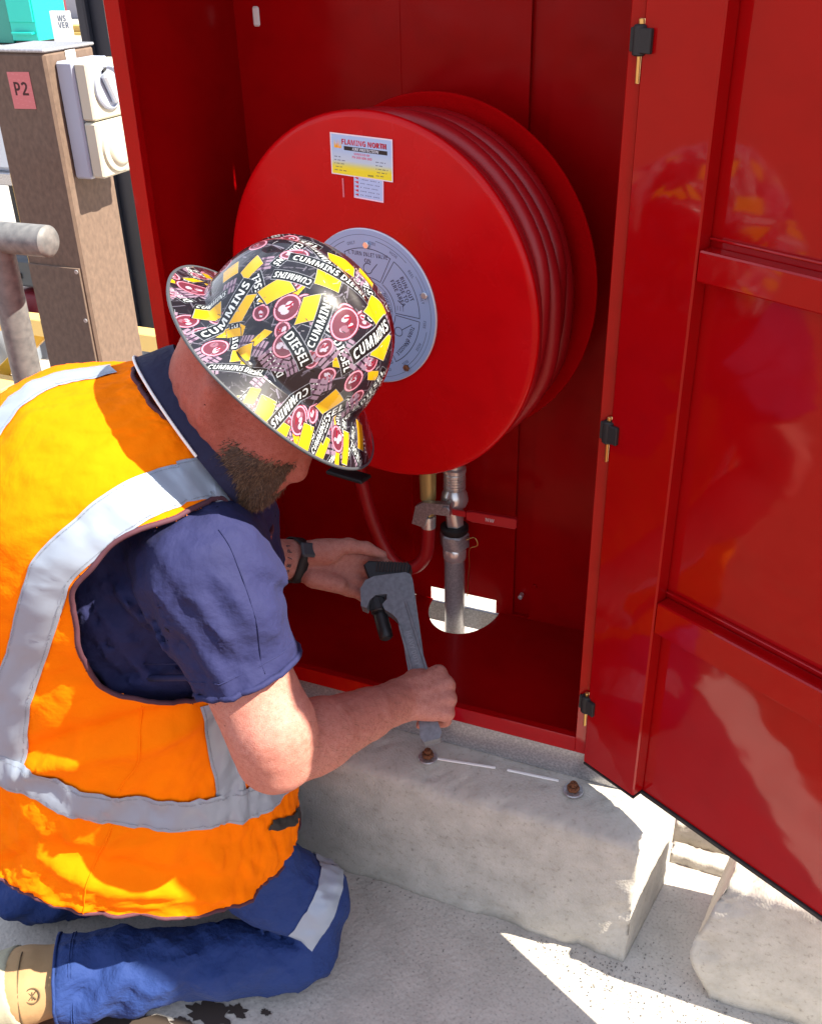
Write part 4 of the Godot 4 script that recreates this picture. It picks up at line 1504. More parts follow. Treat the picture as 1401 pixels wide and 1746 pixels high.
# a band of given width that lies on the vest along a curve in (u, v)
func vest_band(st: SurfaceTool, curve: Array, width: float, lift: float) -> void:
	st.set_smooth_group(1)
	var rows := []
	var nrm := []
	for i in curve.size():
		var c: Vector2 = curve[i]
		var e := 0.004
		var p := torso(c.x, c.y, 0.006)
		var du := (torso(c.x + e, c.y, 0.006) - p) / e
		var dv := (torso(c.x, c.y + e, 0.006) - p) / e
		var t2: Vector2 = curve[mini(i + 1, curve.size() - 1)] - curve[maxi(i - 1, 0)]
		var t := (du * t2.x + dv * t2.y).normalized()
		var nn := dv.cross(du).normalized()
		var side := nn.cross(t)
		# solve du * a + dv * b = side
		var uu := du.dot(du)
		var uv := du.dot(dv)
		var vv := dv.dot(dv)
		var det := uu * vv - uv * uv
		var su := side.dot(du)
		var sv := side.dot(dv)
		var step := Vector2((su * vv - sv * uv) / det, (sv * uu - su * uv) / det)
		var r := []
		for k in 7:
			var q := c + step * width * (k / 6.0 - 0.5)
			var edge := 0.0 if k > 0 and k < 6 else -0.0012
			r.append(vest_at(q.x, q.y, lift + edge))
		rows.append(r)
		nrm.append(nn)
	for i in rows.size() - 1:
		for k in 6:
			quad(st, rows[i][k], rows[i + 1][k], rows[i + 1][k + 1], rows[i][k + 1], nrm[i])

# a run of short stitches beside the middle of a band
func vest_stitch(st: SurfaceTool, curve: Array, shift: float, lift: float) -> void:
	st.set_smooth_group(-1)
	for i in curve.size() - 1:
		for k in 3:
			var a: Vector2 = (curve[i] as Vector2).lerp(curve[i + 1], k / 3.0)
			var b: Vector2 = (curve[i] as Vector2).lerp(curve[i + 1], (k + 0.7) / 3.0)
			var e := 0.004
			var p := torso(a.x, a.y, 0.006)
			var du := (torso(a.x + e, a.y, 0.006) - p) / e
			var dv := (torso(a.x, a.y + e, 0.006) - p) / e
			var t2: Vector2 = curve[i + 1] - curve[i]
			var t := (du * t2.x + dv * t2.y).normalized()
			var nn := dv.cross(du).normalized()
			var side := nn.cross(t)
			var det := du.dot(du) * dv.dot(dv) - du.dot(dv) * du.dot(dv)
			var step := Vector2((side.dot(du) * dv.dot(dv) - side.dot(dv) * du.dot(dv)) / det, (side.dot(dv) * du.dot(du) - side.dot(du) * du.dot(dv)) / det)
			var w := step * 0.0005
			var o := step * shift
			quad(st, vest_at(a.x + o.x - w.x, a.y + o.y - w.y, lift), vest_at(b.x + o.x - w.x, b.y + o.y - w.y, lift), vest_at(b.x + o.x + w.x, b.y + o.y + w.y, lift), vest_at(a.x + o.x + w.x, a.y + o.y + w.y, lift), nn)

func vest_line(st: SurfaceTool, curve: Array, r: float, lift := 0.0, closed := false) -> void:
	var path := []
	for c in curve:
		path.append(vest_at(c.x, c.y, lift))
	if closed:
		path.append(path[0])
	tube(st, path, r, 8, not closed)

func build_person() -> void:
	fold_noise.seed = 3
	fold_noise.frequency = 0.55
	fold_noise.fractal_octaves = 3
	fine_noise.seed = 11
	fine_noise.frequency = 2.0
	var t := thing("person", "man in orange hi-vis vest kneeling at the open red cabinet, holding a wrench", "person", Vector3(0.2, 0, 0.36))
	build_body(t)
	build_vest(t)
	build_shirt(t)
	build_trousers(t)
	build_boot(t)
	build_hat(t)

# ---------------------------------------------------------------- skin
func rh(x: float, y: float, z: float) -> Vector3:
	return GR + WX * x + WY * y + WZ * z

const LX := Vector3(0.922, -0.023, -0.385)
const LY := Vector3(-0.174, 0.866, -0.468)
const LZ := Vector3(0.345, 0.499, 0.795)
const LW := Vector3(0.200, 0.598, -0.030)

func lh(x: float, y: float, z: float) -> Vector3:
	return LW + LX * x + LY * y + LZ * z

func finger(list: Array, pts: Array, r0: float, r1: float) -> void:
	for i in pts.size() - 1:
		var n := pts.size() - 1
		list.append(bone(pts[i], pts[i + 1], lerpf(r0, r1, float(i) / n), lerpf(r0, r1, float(i + 1) / n)))

func build_body(t: Node3D) -> void:
	var st := mb()
	st.set_color(Color.WHITE)
	# hidden trunk, so that the figure is one body
	var trunk := [bone(Vector3(0.08, 0.36, 0.30), Vector3(0.15, 0.72, 0.295), 0.13, 0.14), bone(Vector3(0.15, 0.72, 0.295), Vector3(0.205, 0.90, 0.285), 0.14, 0.10),
		bone(Vector3(0.20, 0.88, 0.285), SHS + Vector3(0, -0.02, 0), 0.07, 0.055), bone(Vector3(0.20, 0.90, 0.285), Vector3(0.145, 0.92, 0.13), 0.07, 0.06),
		bone(Vector3(0.145, 0.92, 0.13), Vector3(0.065, 0.699, 0.16), 0.052, 0.042), bone(HP - RT * 0.045, KN + Vector3(-0.014, 0.032, -0.045), 0.060, 0.040), bone(KN + Vector3(-0.01, -0.026, 0.008), AN, 0.034, 0.036),
		bone(Vector3(0.03, 0.35, 0.23), Vector3(0.17, 0.085, 0.17), 0.085, 0.055), bone(Vector3(0.17, 0.085, 0.17), Vector3(-0.16, 0.075, 0.37), 0.052, 0.04)]
	nets(st, trunk, 0.05, Vector3(-0.25, 0.0, 0.03), Vector3(0.47, 1.03, 0.62), 0.02)
	# head, jaw and neck
	var c := HC - HU * 0.030
	var head := [bone(c - HF * 0.030, c + HF * 0.030, 0.078, 0.076), bone(c - HU * 0.055 - HF * 0.03, c - HU * 0.055 + HF * 0.05, 0.064, 0.050)]
	for s in [-1.0, 1.0]:
		head.append(bone(c - HU * 0.065 + HS * 0.052 * s + HF * 0.005, c - HU * 0.112 + HS * 0.018 * s + HF * 0.082, 0.024, 0.019))
		head.append(bone(c - HU * 0.045 + HS * 0.036 * s + HF * 0.068, c - HU * 0.065 + HS * 0.030 * s + HF * 0.062, 0.024, 0.024))
		# ears
		head.append(bone(c - HU * 0.020 + HS * 0.078 * s - HF * 0.012, c - HU * 0.052 + HS * 0.074 * s - HF * 0.004, 0.013, 0.008))
	head.append(bone(c - HU * 0.020 + HF * 0.078, c - HU * 0.062 + HF * 0.106, 0.011, 0.013))
	head.append(bone(c - HU * 0.085 + HF * 0.070, c - HU * 0.120 + HF * 0.082, 0.026, 0.020))
	head.append(bone(c - HU * 0.082 + HF * 0.088 - HS * 0.014, c - HU * 0.082 + HF * 0.088 + HS * 0.014, 0.010, 0.010))
	head.append(bone(c - HU * 0.093 + HF * 0.086 - HS * 0.012, c - HU * 0.093 + HF * 0.086 + HS * 0.012, 0.010, 0.010))
	var neck := [bone(Vector3(0.232, 0.985, 0.282), c - HU * 0.055 - HF * 0.028, 0.066, 0.058), bone(Vector3(0.275, 0.965, 0.29), c - HU * 0.080 + HF * 0.022, 0.052, 0.046)]
	for s in [-1.0, 1.0]:
		neck.append(bone(Vector3(0.245, 0.985, 0.285) + RT * 0.035 * s, c - HU * 0.05 - HF * 0.02 + HS * 0.045 * s, 0.030, 0.026))
	var hn := head + neck
	var hl := c - HU * 0.02
	st.set_color(Color(0.74, 0.47, 0.43))  # redder skin, also darkened for the shade on head and neck
	nets(st, hn, 0.022, hl - Vector3(0.215, 0.19, 0.15), hl + Vector3(0.17, 0.12, 0.14), 0.0045, func(p: Vector3, d: float) -> float:
		var q := p - c
		# skin folds at the nape and side of the neck
		var fold := sin(q.dot(HF) * 330.0 + q.dot(HU) * 120.0 + 3.0 * fine_noise.get_noise_3dv(p * 6.0)) * smoothstep(-0.045, -0.075, q.dot(HU)) * smoothstep(0.045, 0.01, q.dot(HF))
		return d + fine_noise.get_noise_3dv(p * 22.0) * 0.0006 + fold * 0.0011)
	st.set_color(Color.WHITE)
	# right arm and the fist round the wrench
	var wr := rh(-0.037, -0.004, 0.040)
	var arm := [bone(SHS + Vector3(0, -0.03, 0), EL + Vector3(0, 0.03, 0), 0.056, 0.056), bone(EL + Vector3(0.002, 0.05, 0.004), EL, 0.055, 0.050),
		bone(EL, EL.lerp(wr, 0.32), 0.0490, 0.0500), bone(EL.lerp(wr, 0.25), EL.lerp(wr, 0.72), 0.0500, 0.0370), bone(EL.lerp(wr, 0.7), wr, 0.0370, 0.0300),
		bone(EL.lerp(wr, 0.9) - WY * 0.010, wr - WY * 0.012, 0.022, 0.022), bone(EL.lerp(wr, 0.9) + WY * 0.010, wr + WY * 0.012, 0.022, 0.020)]
	var mc := [rh(0.034, 0.033, 0.014), rh(0.040, 0.011, 0.017), rh(0.038, -0.011, 0.016), rh(0.031, -0.031, 0.012)]
	var pip := [rh(0.033, 0.036, -0.028), rh(0.037, 0.012, -0.032), rh(0.034, -0.010, -0.030), rh(0.027, -0.029, -0.026)]
	var dip := [rh(0.006, 0.036, -0.036), rh(0.008, 0.013, -0.040), rh(0.006, -0.009, -0.038), rh(0.002, -0.028, -0.034)]
	var tip := [rh(-0.014, 0.035, -0.024), rh(-0.014, 0.013, -0.027), rh(-0.013, -0.009, -0.026), rh(-0.014, -0.027, -0.024)]
	var pr := [0.0115, 0.0122, 0.0116, 0.0102]
	for i in 4:
		var w0 := wr + WY * (0.012 - 0.008 * i)
		arm.append(bone(w0, mc[i], 0.0185, pr[i] + 0.0025))
		arm.append(bone(mc[i], pip[i], pr[i], pr[i] - 0.0012))
		arm.append(bone(pip[i], dip[i], pr[i] - 0.0012, pr[i] - 0.0022))
		arm.append(bone(dip[i], tip[i], pr[i] - 0.0022, pr[i] - 0.0034))
	arm.append(bone(wr + WY * 0.012, rh(-0.006, 0.030, 0.018), 0.020, 0.017))
	arm.append(bone(rh(-0.006, 0.030, 0.018), rh(0.010, 0.046, -0.004), 0.0145, 0.0120))
	arm.append(bone(rh(0.010, 0.046, -0.004), rh(0.020, 0.046, -0.030), 0.0115, 0.0090))
	var cut := EL.lerp(SH, 0.62)
	nets(st, arm, 0.0075, Vector3(0.33, 0.40, 0.03), Vector3(0.60, 0.84, 0.52), 0.0042, func(p: Vector3, d: float) -> float:
		var near := clampf(1.0 - (p - GR).length() / 0.12, 0.0, 1.0)
		var e := d + fine_noise.get_noise_3dv(p * 16.0) * 0.0009
		var vein := 1.0 - absf(fold_noise.get_noise_3dv(p * 34.0)) * 9.0
		e -= clampf(vein, 0.0, 1.0) * 0.0007 * smoothstep(0.30, 0.16, (p - GR).length())
		if near > 0.0:
			# tendons and knuckle folds on the back of the hand
			var q := p - GR
			e -= 0.0016 * near * maxf(0.0, sin(q.dot(WY) * 285.0 + 0.9)) * smoothstep(0.0, 0.02, q.dot(WZ))
		return e, 0.002)
	var hairs := mb()
	flat(hairs)
	var hr := RandomNumberGenerator.new()
	hr.seed = 17
	var fa := (wr - EL).normalized()
	for i in 900:
		var k := hr.randf_range(0.05, 0.98)
		var base := EL.lerp(wr, k)
		var o := Vector3(hr.randf_range(-1, 1), hr.randf_range(-1, 1), hr.randf_range(-1, 1))
		o = (o - fa * o.dot(fa) + LZ * 0.5 + LY * 0.3).normalized()
		var p := trace(arm, 0.0075, base + o * 0.10, -o, 0.15)
		var g := (fa * 0.8 + o * 0.30 - LY * 0.35 + Vector3(hr.randf_range(-1, 1), hr.randf_range(-1, 1), hr.randf_range(-1, 1)) * 0.25).normalized()
		var w := g.cross(o).normalized() * 0.00016
		tri(hairs, p - w, p + w, p + g * hr.randf_range(0.006, 0.013), o)
	# left forearm and the hand on the jaw of the wrench
	var le := Vector3(0.065, 0.699, 0.16)
	var la := [bone(le, le.lerp(LW, 0.35), 0.044, 0.045), bone(le.lerp(LW, 0.35), le.lerp(LW, 0.8), 0.045, 0.035), bone(le.lerp(LW, 0.8), LW, 0.035, 0.030),
		bone(le.lerp(LW, 0.9) + LY * 0.010, LW + LY * 0.012, 0.024, 0.024), bone(le.lerp(LW, 0.9) - LY * 0.010, LW - LY * 0.012, 0.024, 0.024)]
	var k0 := [lh(0.098, 0.006, -0.006), lh(0.102, -0.013, -0.010), lh(0.098, -0.033, -0.008), lh(0.090, -0.051, -0.002)]
	var f1 := [lh(0.138, 0.002, -0.004), lh(0.140, -0.022, -0.010), lh(0.130, -0.046, -0.006), lh(0.116, -0.062, 0.002)]
	var f2 := [lh(0.160, -0.010, 0.010), lh(0.160, -0.034, 0.006), lh(0.148, -0.058, 0.006), lh(0.130, -0.071, 0.014)]
	var f3 := [lh(0.166, -0.020, 0.024), lh(0.164, -0.044, 0.020), lh(0.152, -0.066, 0.018), lh(0.130, -0.074, 0.026)]
	var lr := [0.0105, 0.0110, 0.0105, 0.0092]
	for i in 4:
		la.append(bone(LW + LY * (0.013 - 0.009 * i), k0[i], 0.021, lr[i] + 0.003))
		la.append(bone(k0[i], f1[i], lr[i] + 0.001, lr[i]))
		la.append(bone(f1[i], f2[i], lr[i], lr[i] - 0.001))
		la.append(bone(f2[i], f3[i], lr[i] - 0.001, lr[i] - 0.0025))
	la.append(bone(LW + LY * 0.010 + LZ * 0.006, lh(0.060, 0.016, 0.020), 0.024, 0.021))
	la.append(bone(lh(0.040, 0.018, 0.018), lh(0.092, 0.026, 0.022), 0.019, 0.0130))
	la.append(bone(lh(0.092, 0.026, 0.022), lh(0.122, 0.022, 0.018), 0.0125, 0.0108))
	la.append(bone(lh(0.122, 0.022, 0.018), lh(0.150, 0.010, 0.012), 0.0108, 0.0075))
	la.append(bone(lh(0.03, -0.030, 0.012), lh(0.075, -0.042, 0.012), 0.018, 0.015))
	nets(st, la, 0.0065, Vector3(0.07, 0.47, -0.13), Vector3(0.41, 0.76, 0.20), 0.0042, func(p: Vector3, d: float) -> float:
		return d + fine_noise.get_noise_3dv(p * 18.0) * 0.0007)
	put("body", st, mats["skin"], t)
	put("arm_hair", hairs, mats["hair_light"], t).set_meta("kind", "stuff")
	# face
	for s in [-1.0, 1.0]:
		st = mb()
		var e: Vector3 = c - HU * 0.030 + HF * 0.082 + HS * 0.030 * s
		lathe(st, sphere_profile(0.0115), 16, along(HF, e))
		put("eye", st, mats["eye_white"], t)
		st = mb()
		tube(st, [c - HU * 0.012 + HF * 0.092 + HS * 0.014 * s, c - HU * 0.009 + HF * 0.094 + HS * 0.030 * s, c - HU * 0.014 + HF * 0.086 + HS * 0.046 * s], [0.003, 0.004, 0.002], 8)
		put("eyebrow", st, mats["hair"], t)
	# beard: a rough shell over the jaw made of many short hairs
	st = mb()
	nets(st, hn, 0.022, hl - Vector3(0.13, 0.19, 0.14), hl + Vector3(0.14, 0.06, 0.14), 0.0042, func(p: Vector3, d: float) -> float:
		var q := p - c
		var b := beard_mask(q)
		return maxf(d - 0.0012 - fine_noise.get_noise_3dv(p * 70.0) * 0.0024, b), 0.006)
	var beard := put("beard", st, mats["hair"], t)
	var r := RandomNumberGenerator.new()
	r.seed = 5
	for tone in 2:
		st = mb()
		flat(st)
		for made in 4200:
			var dir := (HS * r.randf_range(-0.2, 1.0) + HF * r.randf_range(-0.2, 1.0) - HU * r.randf_range(-0.6, 1.0)).normalized()
			var from := c - HU * 0.085 + HF * 0.045 + dir * 0.16
			var p := trace(hn, 0.022, from, -dir, 0.2)
			if beard_mask(p - c) > 0.002 + r.randf() * r.randf() * 0.012:
				continue
			var g := (dir * 0.55 - HU * 0.7 - HF * 0.25 + Vector3(r.randf_range(-1, 1), r.randf_range(-1, 1), r.randf_range(-1, 1)) * 0.45).normalized()
			var w := g.cross(dir).normalized() * r.randf_range(0.0003, 0.0006)
			var l := r.randf_range(0.004, 0.011)
			tri(st, p - w, p + w, p + g * l, dir)
		put("whiskers", st, mats["hair"] if tone == 0 else mats["hair_light"], beard).set_meta("kind", "stuff")
	# short hair at the back of the head and temple
	st = mb()
	nets(st, hn, 0.022, hl - Vector3(0.16, 0.15, 0.14), hl + Vector3(0.10, 0.12, 0.14), 0.0055, func(p: Vector3, d: float) -> float:
		var q := p - c
		var m := maxf(q.dot(HF) - 0.02, -q.dot(HU) - 0.004)
		return maxf(d - 0.0022 - fine_noise.get_noise_3dv(p * 60.0) * 0.0015, m), 0.005)
	put("hair", st, mats["hair"], t)
	# wrist band watch on the left arm
	st = mb()
	var ax := (LW - le).normalized()
	var wc := LW - ax * 0.006
	var path := []
	for i in 41:
		var a := TAU * i / 40.0
		var o := (LY * cos(a) + LZ * sin(a))
		o = (o - ax * o.dot(ax)).normalized()
		path.append(trace(la, 0.0065, wc + o * 0.08, -o) + o * 0.0012)
	watch_strap(st, path, ax, 0.020)
	var watch := put("watch", st, mats["black_rubber"], t, "black wrist watch")
	st = mb()
	var fz := (LZ * 0.9 + LY * 0.35).normalized()
	fz = (fz - ax * fz.dot(ax)).normalized()
	var fp := trace(la, 0.0065, wc + fz * 0.08, -fz) + fz * 0.0062
	box(st, Vector3(0.026, 0.026, 0.0085), Transform3D(Basis(ax, fz.cross(ax), fz), fp), 0.003)
	put("case", st, mats["dark_plastic"], watch)
	# tattooed characters next to the strap
	st = mb()
	var tc := LW - ax * 0.034
	for i in 5:
		var o := (LY * (0.62 - 0.26 * i) + LZ * 0.85)
		o = (o - ax * o.dot(ax)).normalized()
		var p := trace(la, 0.0065, tc + o * 0.08, -o) + o * 0.0007
		lettering(st, ["1", "P", "/", "8", "3"][i], 0.0085, Transform3D(Basis(ax * -1.0, o.cross(ax * -1.0), o) * Basis(Vector3.BACK, -PI * 0.5), p))
	put("tattoo", st, mats["ink"], t)

func beard_mask(q: Vector3) -> float:
	var f := q.dot(HF)
	var u := q.dot(HU)
	var s := absf(q.dot(HS))
	# below the line from ear to lip, in front of the throat
	var rag := fine_noise.get_noise_3dv(q * 30.0) * 0.006
	var m := maxf(u + 0.063 - 0.30 * (f - 0.045), 0.038 - f) + rag
	m = maxf(m, -0.150 - u)
	if f > 0.084 and s < 0.02:
		m = maxf(m, u + 0.098)
	return m

func sphere_profile(r: float) -> Array:
	var out := []
	for i in 13:
		var a := -PI / 2 + PI * i / 12.0
		out.append(Vector2(maxf(0.0, cos(a)) * r, sin(a) * r))
	return out

func watch_strap(st: SurfaceTool, path: Array, ax: Vector3, width: float) -> void:
	st.set_smooth_group(1)
	var c := Vector3.ZERO
	for p in path:
		c += p
	c /= path.size()
	for i in path.size() - 1:
		var o0: Vector3 = (path[i] - c).normalized() * 0.0022
		var o1: Vector3 = (path[i + 1] - c).normalized() * 0.0022
		var w := ax * width * 0.5
		var m := o0 + o1
		quad(st, path[i] + o0 - w, path[i + 1] + o1 - w, path[i + 1] + o1 + w, path[i] + o0 + w, m)
		quad(st, path[i] - w, path[i + 1] - w, path[i + 1] + o1 - w, path[i] + o0 - w, -ax)
		quad(st, path[i] + w, path[i + 1] + w, path[i + 1] + o1 + w, path[i] + o0 + w, ax)

# ---------------------------------------------------------------- vest
func build_vest(t: Node3D) -> void:
	var hole := closed_curve([Vector2(0.50, 0.822), Vector2(0.141, 0.7963), Vector2(-0.091, 0.7331), Vector2(-0.202, 0.675), Vector2(-0.247, 0.6142), Vector2(-0.293, 0.5633), Vector2(-0.254, 0.5095), Vector2(-0.201, 0.4497), Vector2(-0.119, 0.4058), Vector2(-0.022, 0.3886), Vector2(0.131, 0.382), Vector2(0.366, 0.3792), Vector2(0.67, 0.4057), Vector2(0.86, 0.465), Vector2(0.90, 0.56), Vector2(0.80, 0.69)], 8)
	var hole2 := PackedVector2Array()
	for p in hole:
		hole2.append(Vector2(PI - p.x, p.y))
	var nu := 250
	var nv := 130
	var P := []
	var UV := []
	for j in nv + 1:
		var row := []
		var urow := []
		for i in nu:
			var u := -PI * 0.5 + TAU * i / nu
			var c := Vector2(u, float(j) / nv * neckline(u))
			# draw vertices that lie close to an armhole onto its edge
			for h in [hole, hole2]:
				if absf(c.x - (0.35 if h == hole else PI - 0.35)) < 0.75 and c.y > 0.36 and c.y < 0.86:
					var best := 1e9
					var at := c
					for k in h.size():
						var q := Geometry2D.get_closest_point_to_segment(c * Vector2(0.2, 0.75), h[k] * Vector2(0.2, 0.75), h[(k + 1) % h.size()] * Vector2(0.2, 0.75))
						var d := q.distance_to(c * Vector2(0.2, 0.75))
						if d < best:
							best = d
							at = q / Vector2(0.2, 0.75)
					if best < 0.0028:
						c = at
			row.append(vest_at(c.x, c.y))
			urow.append(c)
		P.append(row)
		UV.append(urow)
	var st := mb()
	st.set_smooth_group(0)
	for j in nv:
		for i in nu:
			var i2 := (i + 1) % nu
			var mid: Vector2 = (UV[j][i] + UV[j + 1][i]) * 0.5
			mid.x += TAU / nu * 0.5
			if Geometry2D.is_point_in_polygon(mid, hole) or Geometry2D.is_point_in_polygon(mid, hole2):
				continue
			var out := RT * cos(mid.x) + FD * sin(mid.x) + Vector3(0, 0.3, 0)
			quad(st, P[j][i], P[j][i2], P[j + 1][i2], P[j + 1][i], out)
	var vest := put("vest", st, mats["vest_orange"], t, "orange hi-vis vest with grey reflective tape")
	var far := open_curve([Vector2(-1.12, 0.52), Vector2(-1.19, 0.62), Vector2(-1.294, 0.699), Vector2(-1.443, 0.7487), Vector2(-1.592, 0.796), Vector2(-1.70, 0.848), Vector2(-1.80, 0.90)], 10)
	var near := open_curve([Vector2(0.80, 0.745), Vector2(0.62, 0.815), Vector2(0.37, 0.888), Vector2(0.043, 0.8482), Vector2(-0.179, 0.786), Vector2(-0.281, 0.7191), Vector2(-0.326, 0.6624), Vector2(-0.403, 0.5868), Vector2(-0.412, 0.5419), Vector2(-0.448, 0.4579), Vector2(-0.54, 0.3576), Vector2(-0.616, 0.27)], 10)
	var waist := open_curve([Vector2(-3.0, 0.30), Vector2(-2.2, 0.29), Vector2(-1.4, 0.275), Vector2(-0.717, 0.2567), Vector2(-0.479, 0.2498), Vector2(-0.175, 0.2288), Vector2(-0.042, 0.2199), Vector2(0.137, 0.2103), Vector2(0.529, 0.1935), Vector2(0.872, 0.172), Vector2(1.4, 0.15)], 12)
	var front := open_curve([Vector2(0.50, 0.375), Vector2(0.557, 0.3073), Vector2(0.606, 0.2541), Vector2(0.622, 0.200)], 8)
	for q in [[far, 0.0032], [near, 0.0032], [front, 0.0030], [waist, 0.0046]]:
		st = mb()
		vest_band(st, q[0], 0.056 if q[0] == waist else 0.050, q[1])
		var tp := put("reflective_tape", st, mats["tape"], vest)
		for s in [-0.0215, 0.0215]:
			st = mb()
			vest_stitch(st, q[0], s, q[1] + 0.0004)
			put("stitching", st, mats["thread"], tp)
	for h in [hole, hole2]:
		st = mb()
		vest_line(st, Array(h), 0.0034, 0.0005, true)
		put("binding", st, mats["binding"], vest)
	var hem := []
	var nk := []
	for i in 241:
		var u := -PI * 0.5 + TAU * i / 240.0
		hem.append(Vector2(u, 0.0))
		nk.append(Vector2(u, neckline(u)))
	for q in [hem, nk]:
		st = mb()
		vest_line(st, q, 0.0030, 0.0)
		put("binding", st, mats["binding"], vest)
	st = mb()
	vest_line(st, open_curve([Vector2(0.023, 0.372), Vector2(0.023, 0.3368), Vector2(0.022, 0.2932), Vector2(-0.03, 0.252)], 6), 0.0013, 0.0003)
	put("side_seam", st, mats["vest_orange"], vest)
	st = mb()
	vest_line(st, open_curve([Vector2(-0.06, 0.195), Vector2(-0.09, 0.170), Vector2(-0.145, 0.1318), Vector2(-0.19, 0.08), Vector2(-0.222, 0.0)], 6), 0.0013, 0.0003)
	put("side_seam", st, mats["vest_orange"], vest)
	st = mb()
	vest_band(st, open_curve([Vector2(0.93, 0.118), Vector2(1.15, 0.090), Vector2(1.4, 0.055)], 8), 0.018, 0.004)
	put("closure_strip", st, mats["black_rubber"], vest)

# ---------------------------------------------------------------- shirt
func build_shirt(t: Node3D) -> void:
	var cuff := EL.lerp(SH, 0.42)
	var ad := (EL - SH).normalized()
	var cn := (ad + RT * 0.10 - FD * 0.02).normalized()
	var bones := [bone(Vector3(0.085, 0.42, 0.300), Vector3(0.150, 0.745, 0.296), 0.140, 0.183), bone(Vector3(0.150, 0.745, 0.296), Vector3(0.180, 0.835, 0.288), 0.184, 0.166),
		bone(SHS - RT * 0.115 + Vector3(-0.015, 0.012, 0), SHS, 0.072, 0.078), bone(SHS, EL.lerp(SH, 0.36), 0.0775, 0.0750)]
	var sleeve := func(p: Vector3, d: float) -> float:
		var q := p - SHS
		var along_ := q.dot(ad)
		# folds that gather at the armpit and run up towards the shoulder
		var ar := q - ad * along_
		var ang := atan2(ar.dot(FD), ar.dot(RT))
		var pit := smoothstep(-0.1, -0.9, ang) * smoothstep(-0.12, 0.02, along_)
		var fa := q.dot(LX * 0.86 + LY * 0.50)
		var fb := q.dot(LX * -0.50 + LY * 0.86)
		var ridge := 1.0 - absf(fold_noise.get_noise_3d(fa * 52.0, fb * 9.0, 1.5)) * 2.6
		var wide := 1.0 - absf(fold_noise.get_noise_3d(fa * 30.0 + 7.0, fb * 7.0, 3.5)) * 3.2
		var w := 0.013 * clampf(ridge, 0.0, 1.0) * pit
		w += 0.006 * clampf(wide, 0.0, 1.0) * smoothstep(-0.10, 0.06, along_)
		w += fold_noise.get_noise_3dv(p * 16.0) * 0.010 + absf(fold_noise.get_noise_3d(fa * 30.0, fb * 16.0, 4.0)) * 0.009
		w += fine_noise.get_noise_3dv(p * 14.0) * 0.0016
		var clip := (p - cuff).dot(cn)
		if clip < -0.06:
			return d + w
		# near the cuff only the sleeve is cut, not the shirt's body
		var dt := sd_list(bones, [0, 1], 0.04, p)
		var da := maxf(sd_list(bones, [2, 3], 0.04, p), clip)
		var h := maxf(0.03 - absf(dt - da), 0.0) / 0.03
		var both := minf(dt, da) - h * h * 0.03 * 0.25
		return lerpf(d, both, smoothstep(-0.06, -0.02, clip)) + w * (0.35 if clip > -0.006 else 1.0)
	var st := mb()
	nets(st, bones, 0.062, Vector3(-0.16, 0.36, 0.06), Vector3(0.50, 1.02, 0.56), 0.0075, sleeve, 0.02)
	var shirt := put("polo_shirt", st, mats["navy_shirt"], t, "navy blue short sleeved polo shirt")
	# hem of the sleeve
	st = mb()
	var o1 := cn.cross(FD).normalized()
	var o2 := cn.cross(o1)
	for q in [[0.0050, 0.0042], [0.026, 0.0008]]:
		var path := []
		var cc: Vector3 = cuff - cn * q[0]
		for i in 49:
			var a := TAU * i / 48.0
			var o := o1 * cos(a) + o2 * sin(a)
			var p := cc + o * 0.14
			for k in 50:
				var d := sd_all(bones, 0.062, p)
				d = sleeve.call(p - cn * 0.004, d)
				if d < 0.0004:
					break
				p -= o * d * 0.7
			path.append(p)
		tube(st, path, q[1], 8, false)
	put("sleeve_hem", st, mats["navy_shirt"], shirt)
	# seam that runs down the front of the sleeve
	st = mb()
	var sp := []
	for i in 26:
		var k := i / 25.0
		var base: Vector3 = SHS.lerp(cuff, k * 0.98) + Vector3(0, 0.045 * (1.0 - k), 0)
		var o := (LX * lerpf(0.45, 0.55, k) + LZ * 0.75 + LY * 0.35 * (1.0 - k)).normalized()
		var p := base + o * 0.16
		for m in 60:
			var d: float = sleeve.call(p, sd_all(bones, 0.062, p))
			if d < 0.0003 or k > 0.97:
				break
			p -= o * d * 0.7
		if k < 0.97:
			sp.append(p + o * 0.0002)
	tube(st, sp, 0.0008, 6)
	put("sleeve_seam", st, mats["navy_shirt"], shirt)
	# collar: a band round the neck, folded over
	st = mb()
	st.set_smooth_group(1)
	var cx := Vector3(0.68, 0.45, -0.58).normalized()
	var cc := Vector3(0.300, 1.012, 0.334)
	cc += Vector3(-0.012, 0.0, -0.030)
	var e1 := (LX * 0.54 - LY * 0.84).normalized()   # from nape to throat
	e1 = (e1 - cx * e1.dot(cx)).normalized()
	var e2 := cx.cross(e1).normalized()
	var prof := [[0.024, 1.00, 0.0], [0.026, 1.025, 0.0], [0.018, 1.055, 0.0], [-0.006, 1.10, 0.002], [-0.022, 1.14, 0.004], [-0.023, 1.12, 0.002]]
	var rows := []
	for q in prof:
		var row := []
		for i in 97:
			var a := TAU * i / 96.0
			var th := (1.0 + cos(a)) * 0.5
			var fl: float = 1.0 + (q[1] - 1.0) * (1.0 - 0.5 * th)
			var ra: float = 0.103 * fl
			var rb: float = 0.074 * fl
			var hh: float = q[0] * (1.0 - 0.45 * th) if q[0] < 0.0 else q[0]
			row.append(cc + cx * hh + e1 * cos(a) * ra + e2 * sin(a) * rb)
		rows.append(row)
	for j in rows.size() - 1:
		for i in 96:
			var m: Vector3 = rows[j][i] - cc
			quad(st, rows[j][i], rows[j][i + 1], rows[j + 1][i + 1], rows[j + 1][i], m if j < 4 else -cx)
	var collar := put("collar", st, mats["navy_collar"], shirt)
	st = mb()
	var edge := []
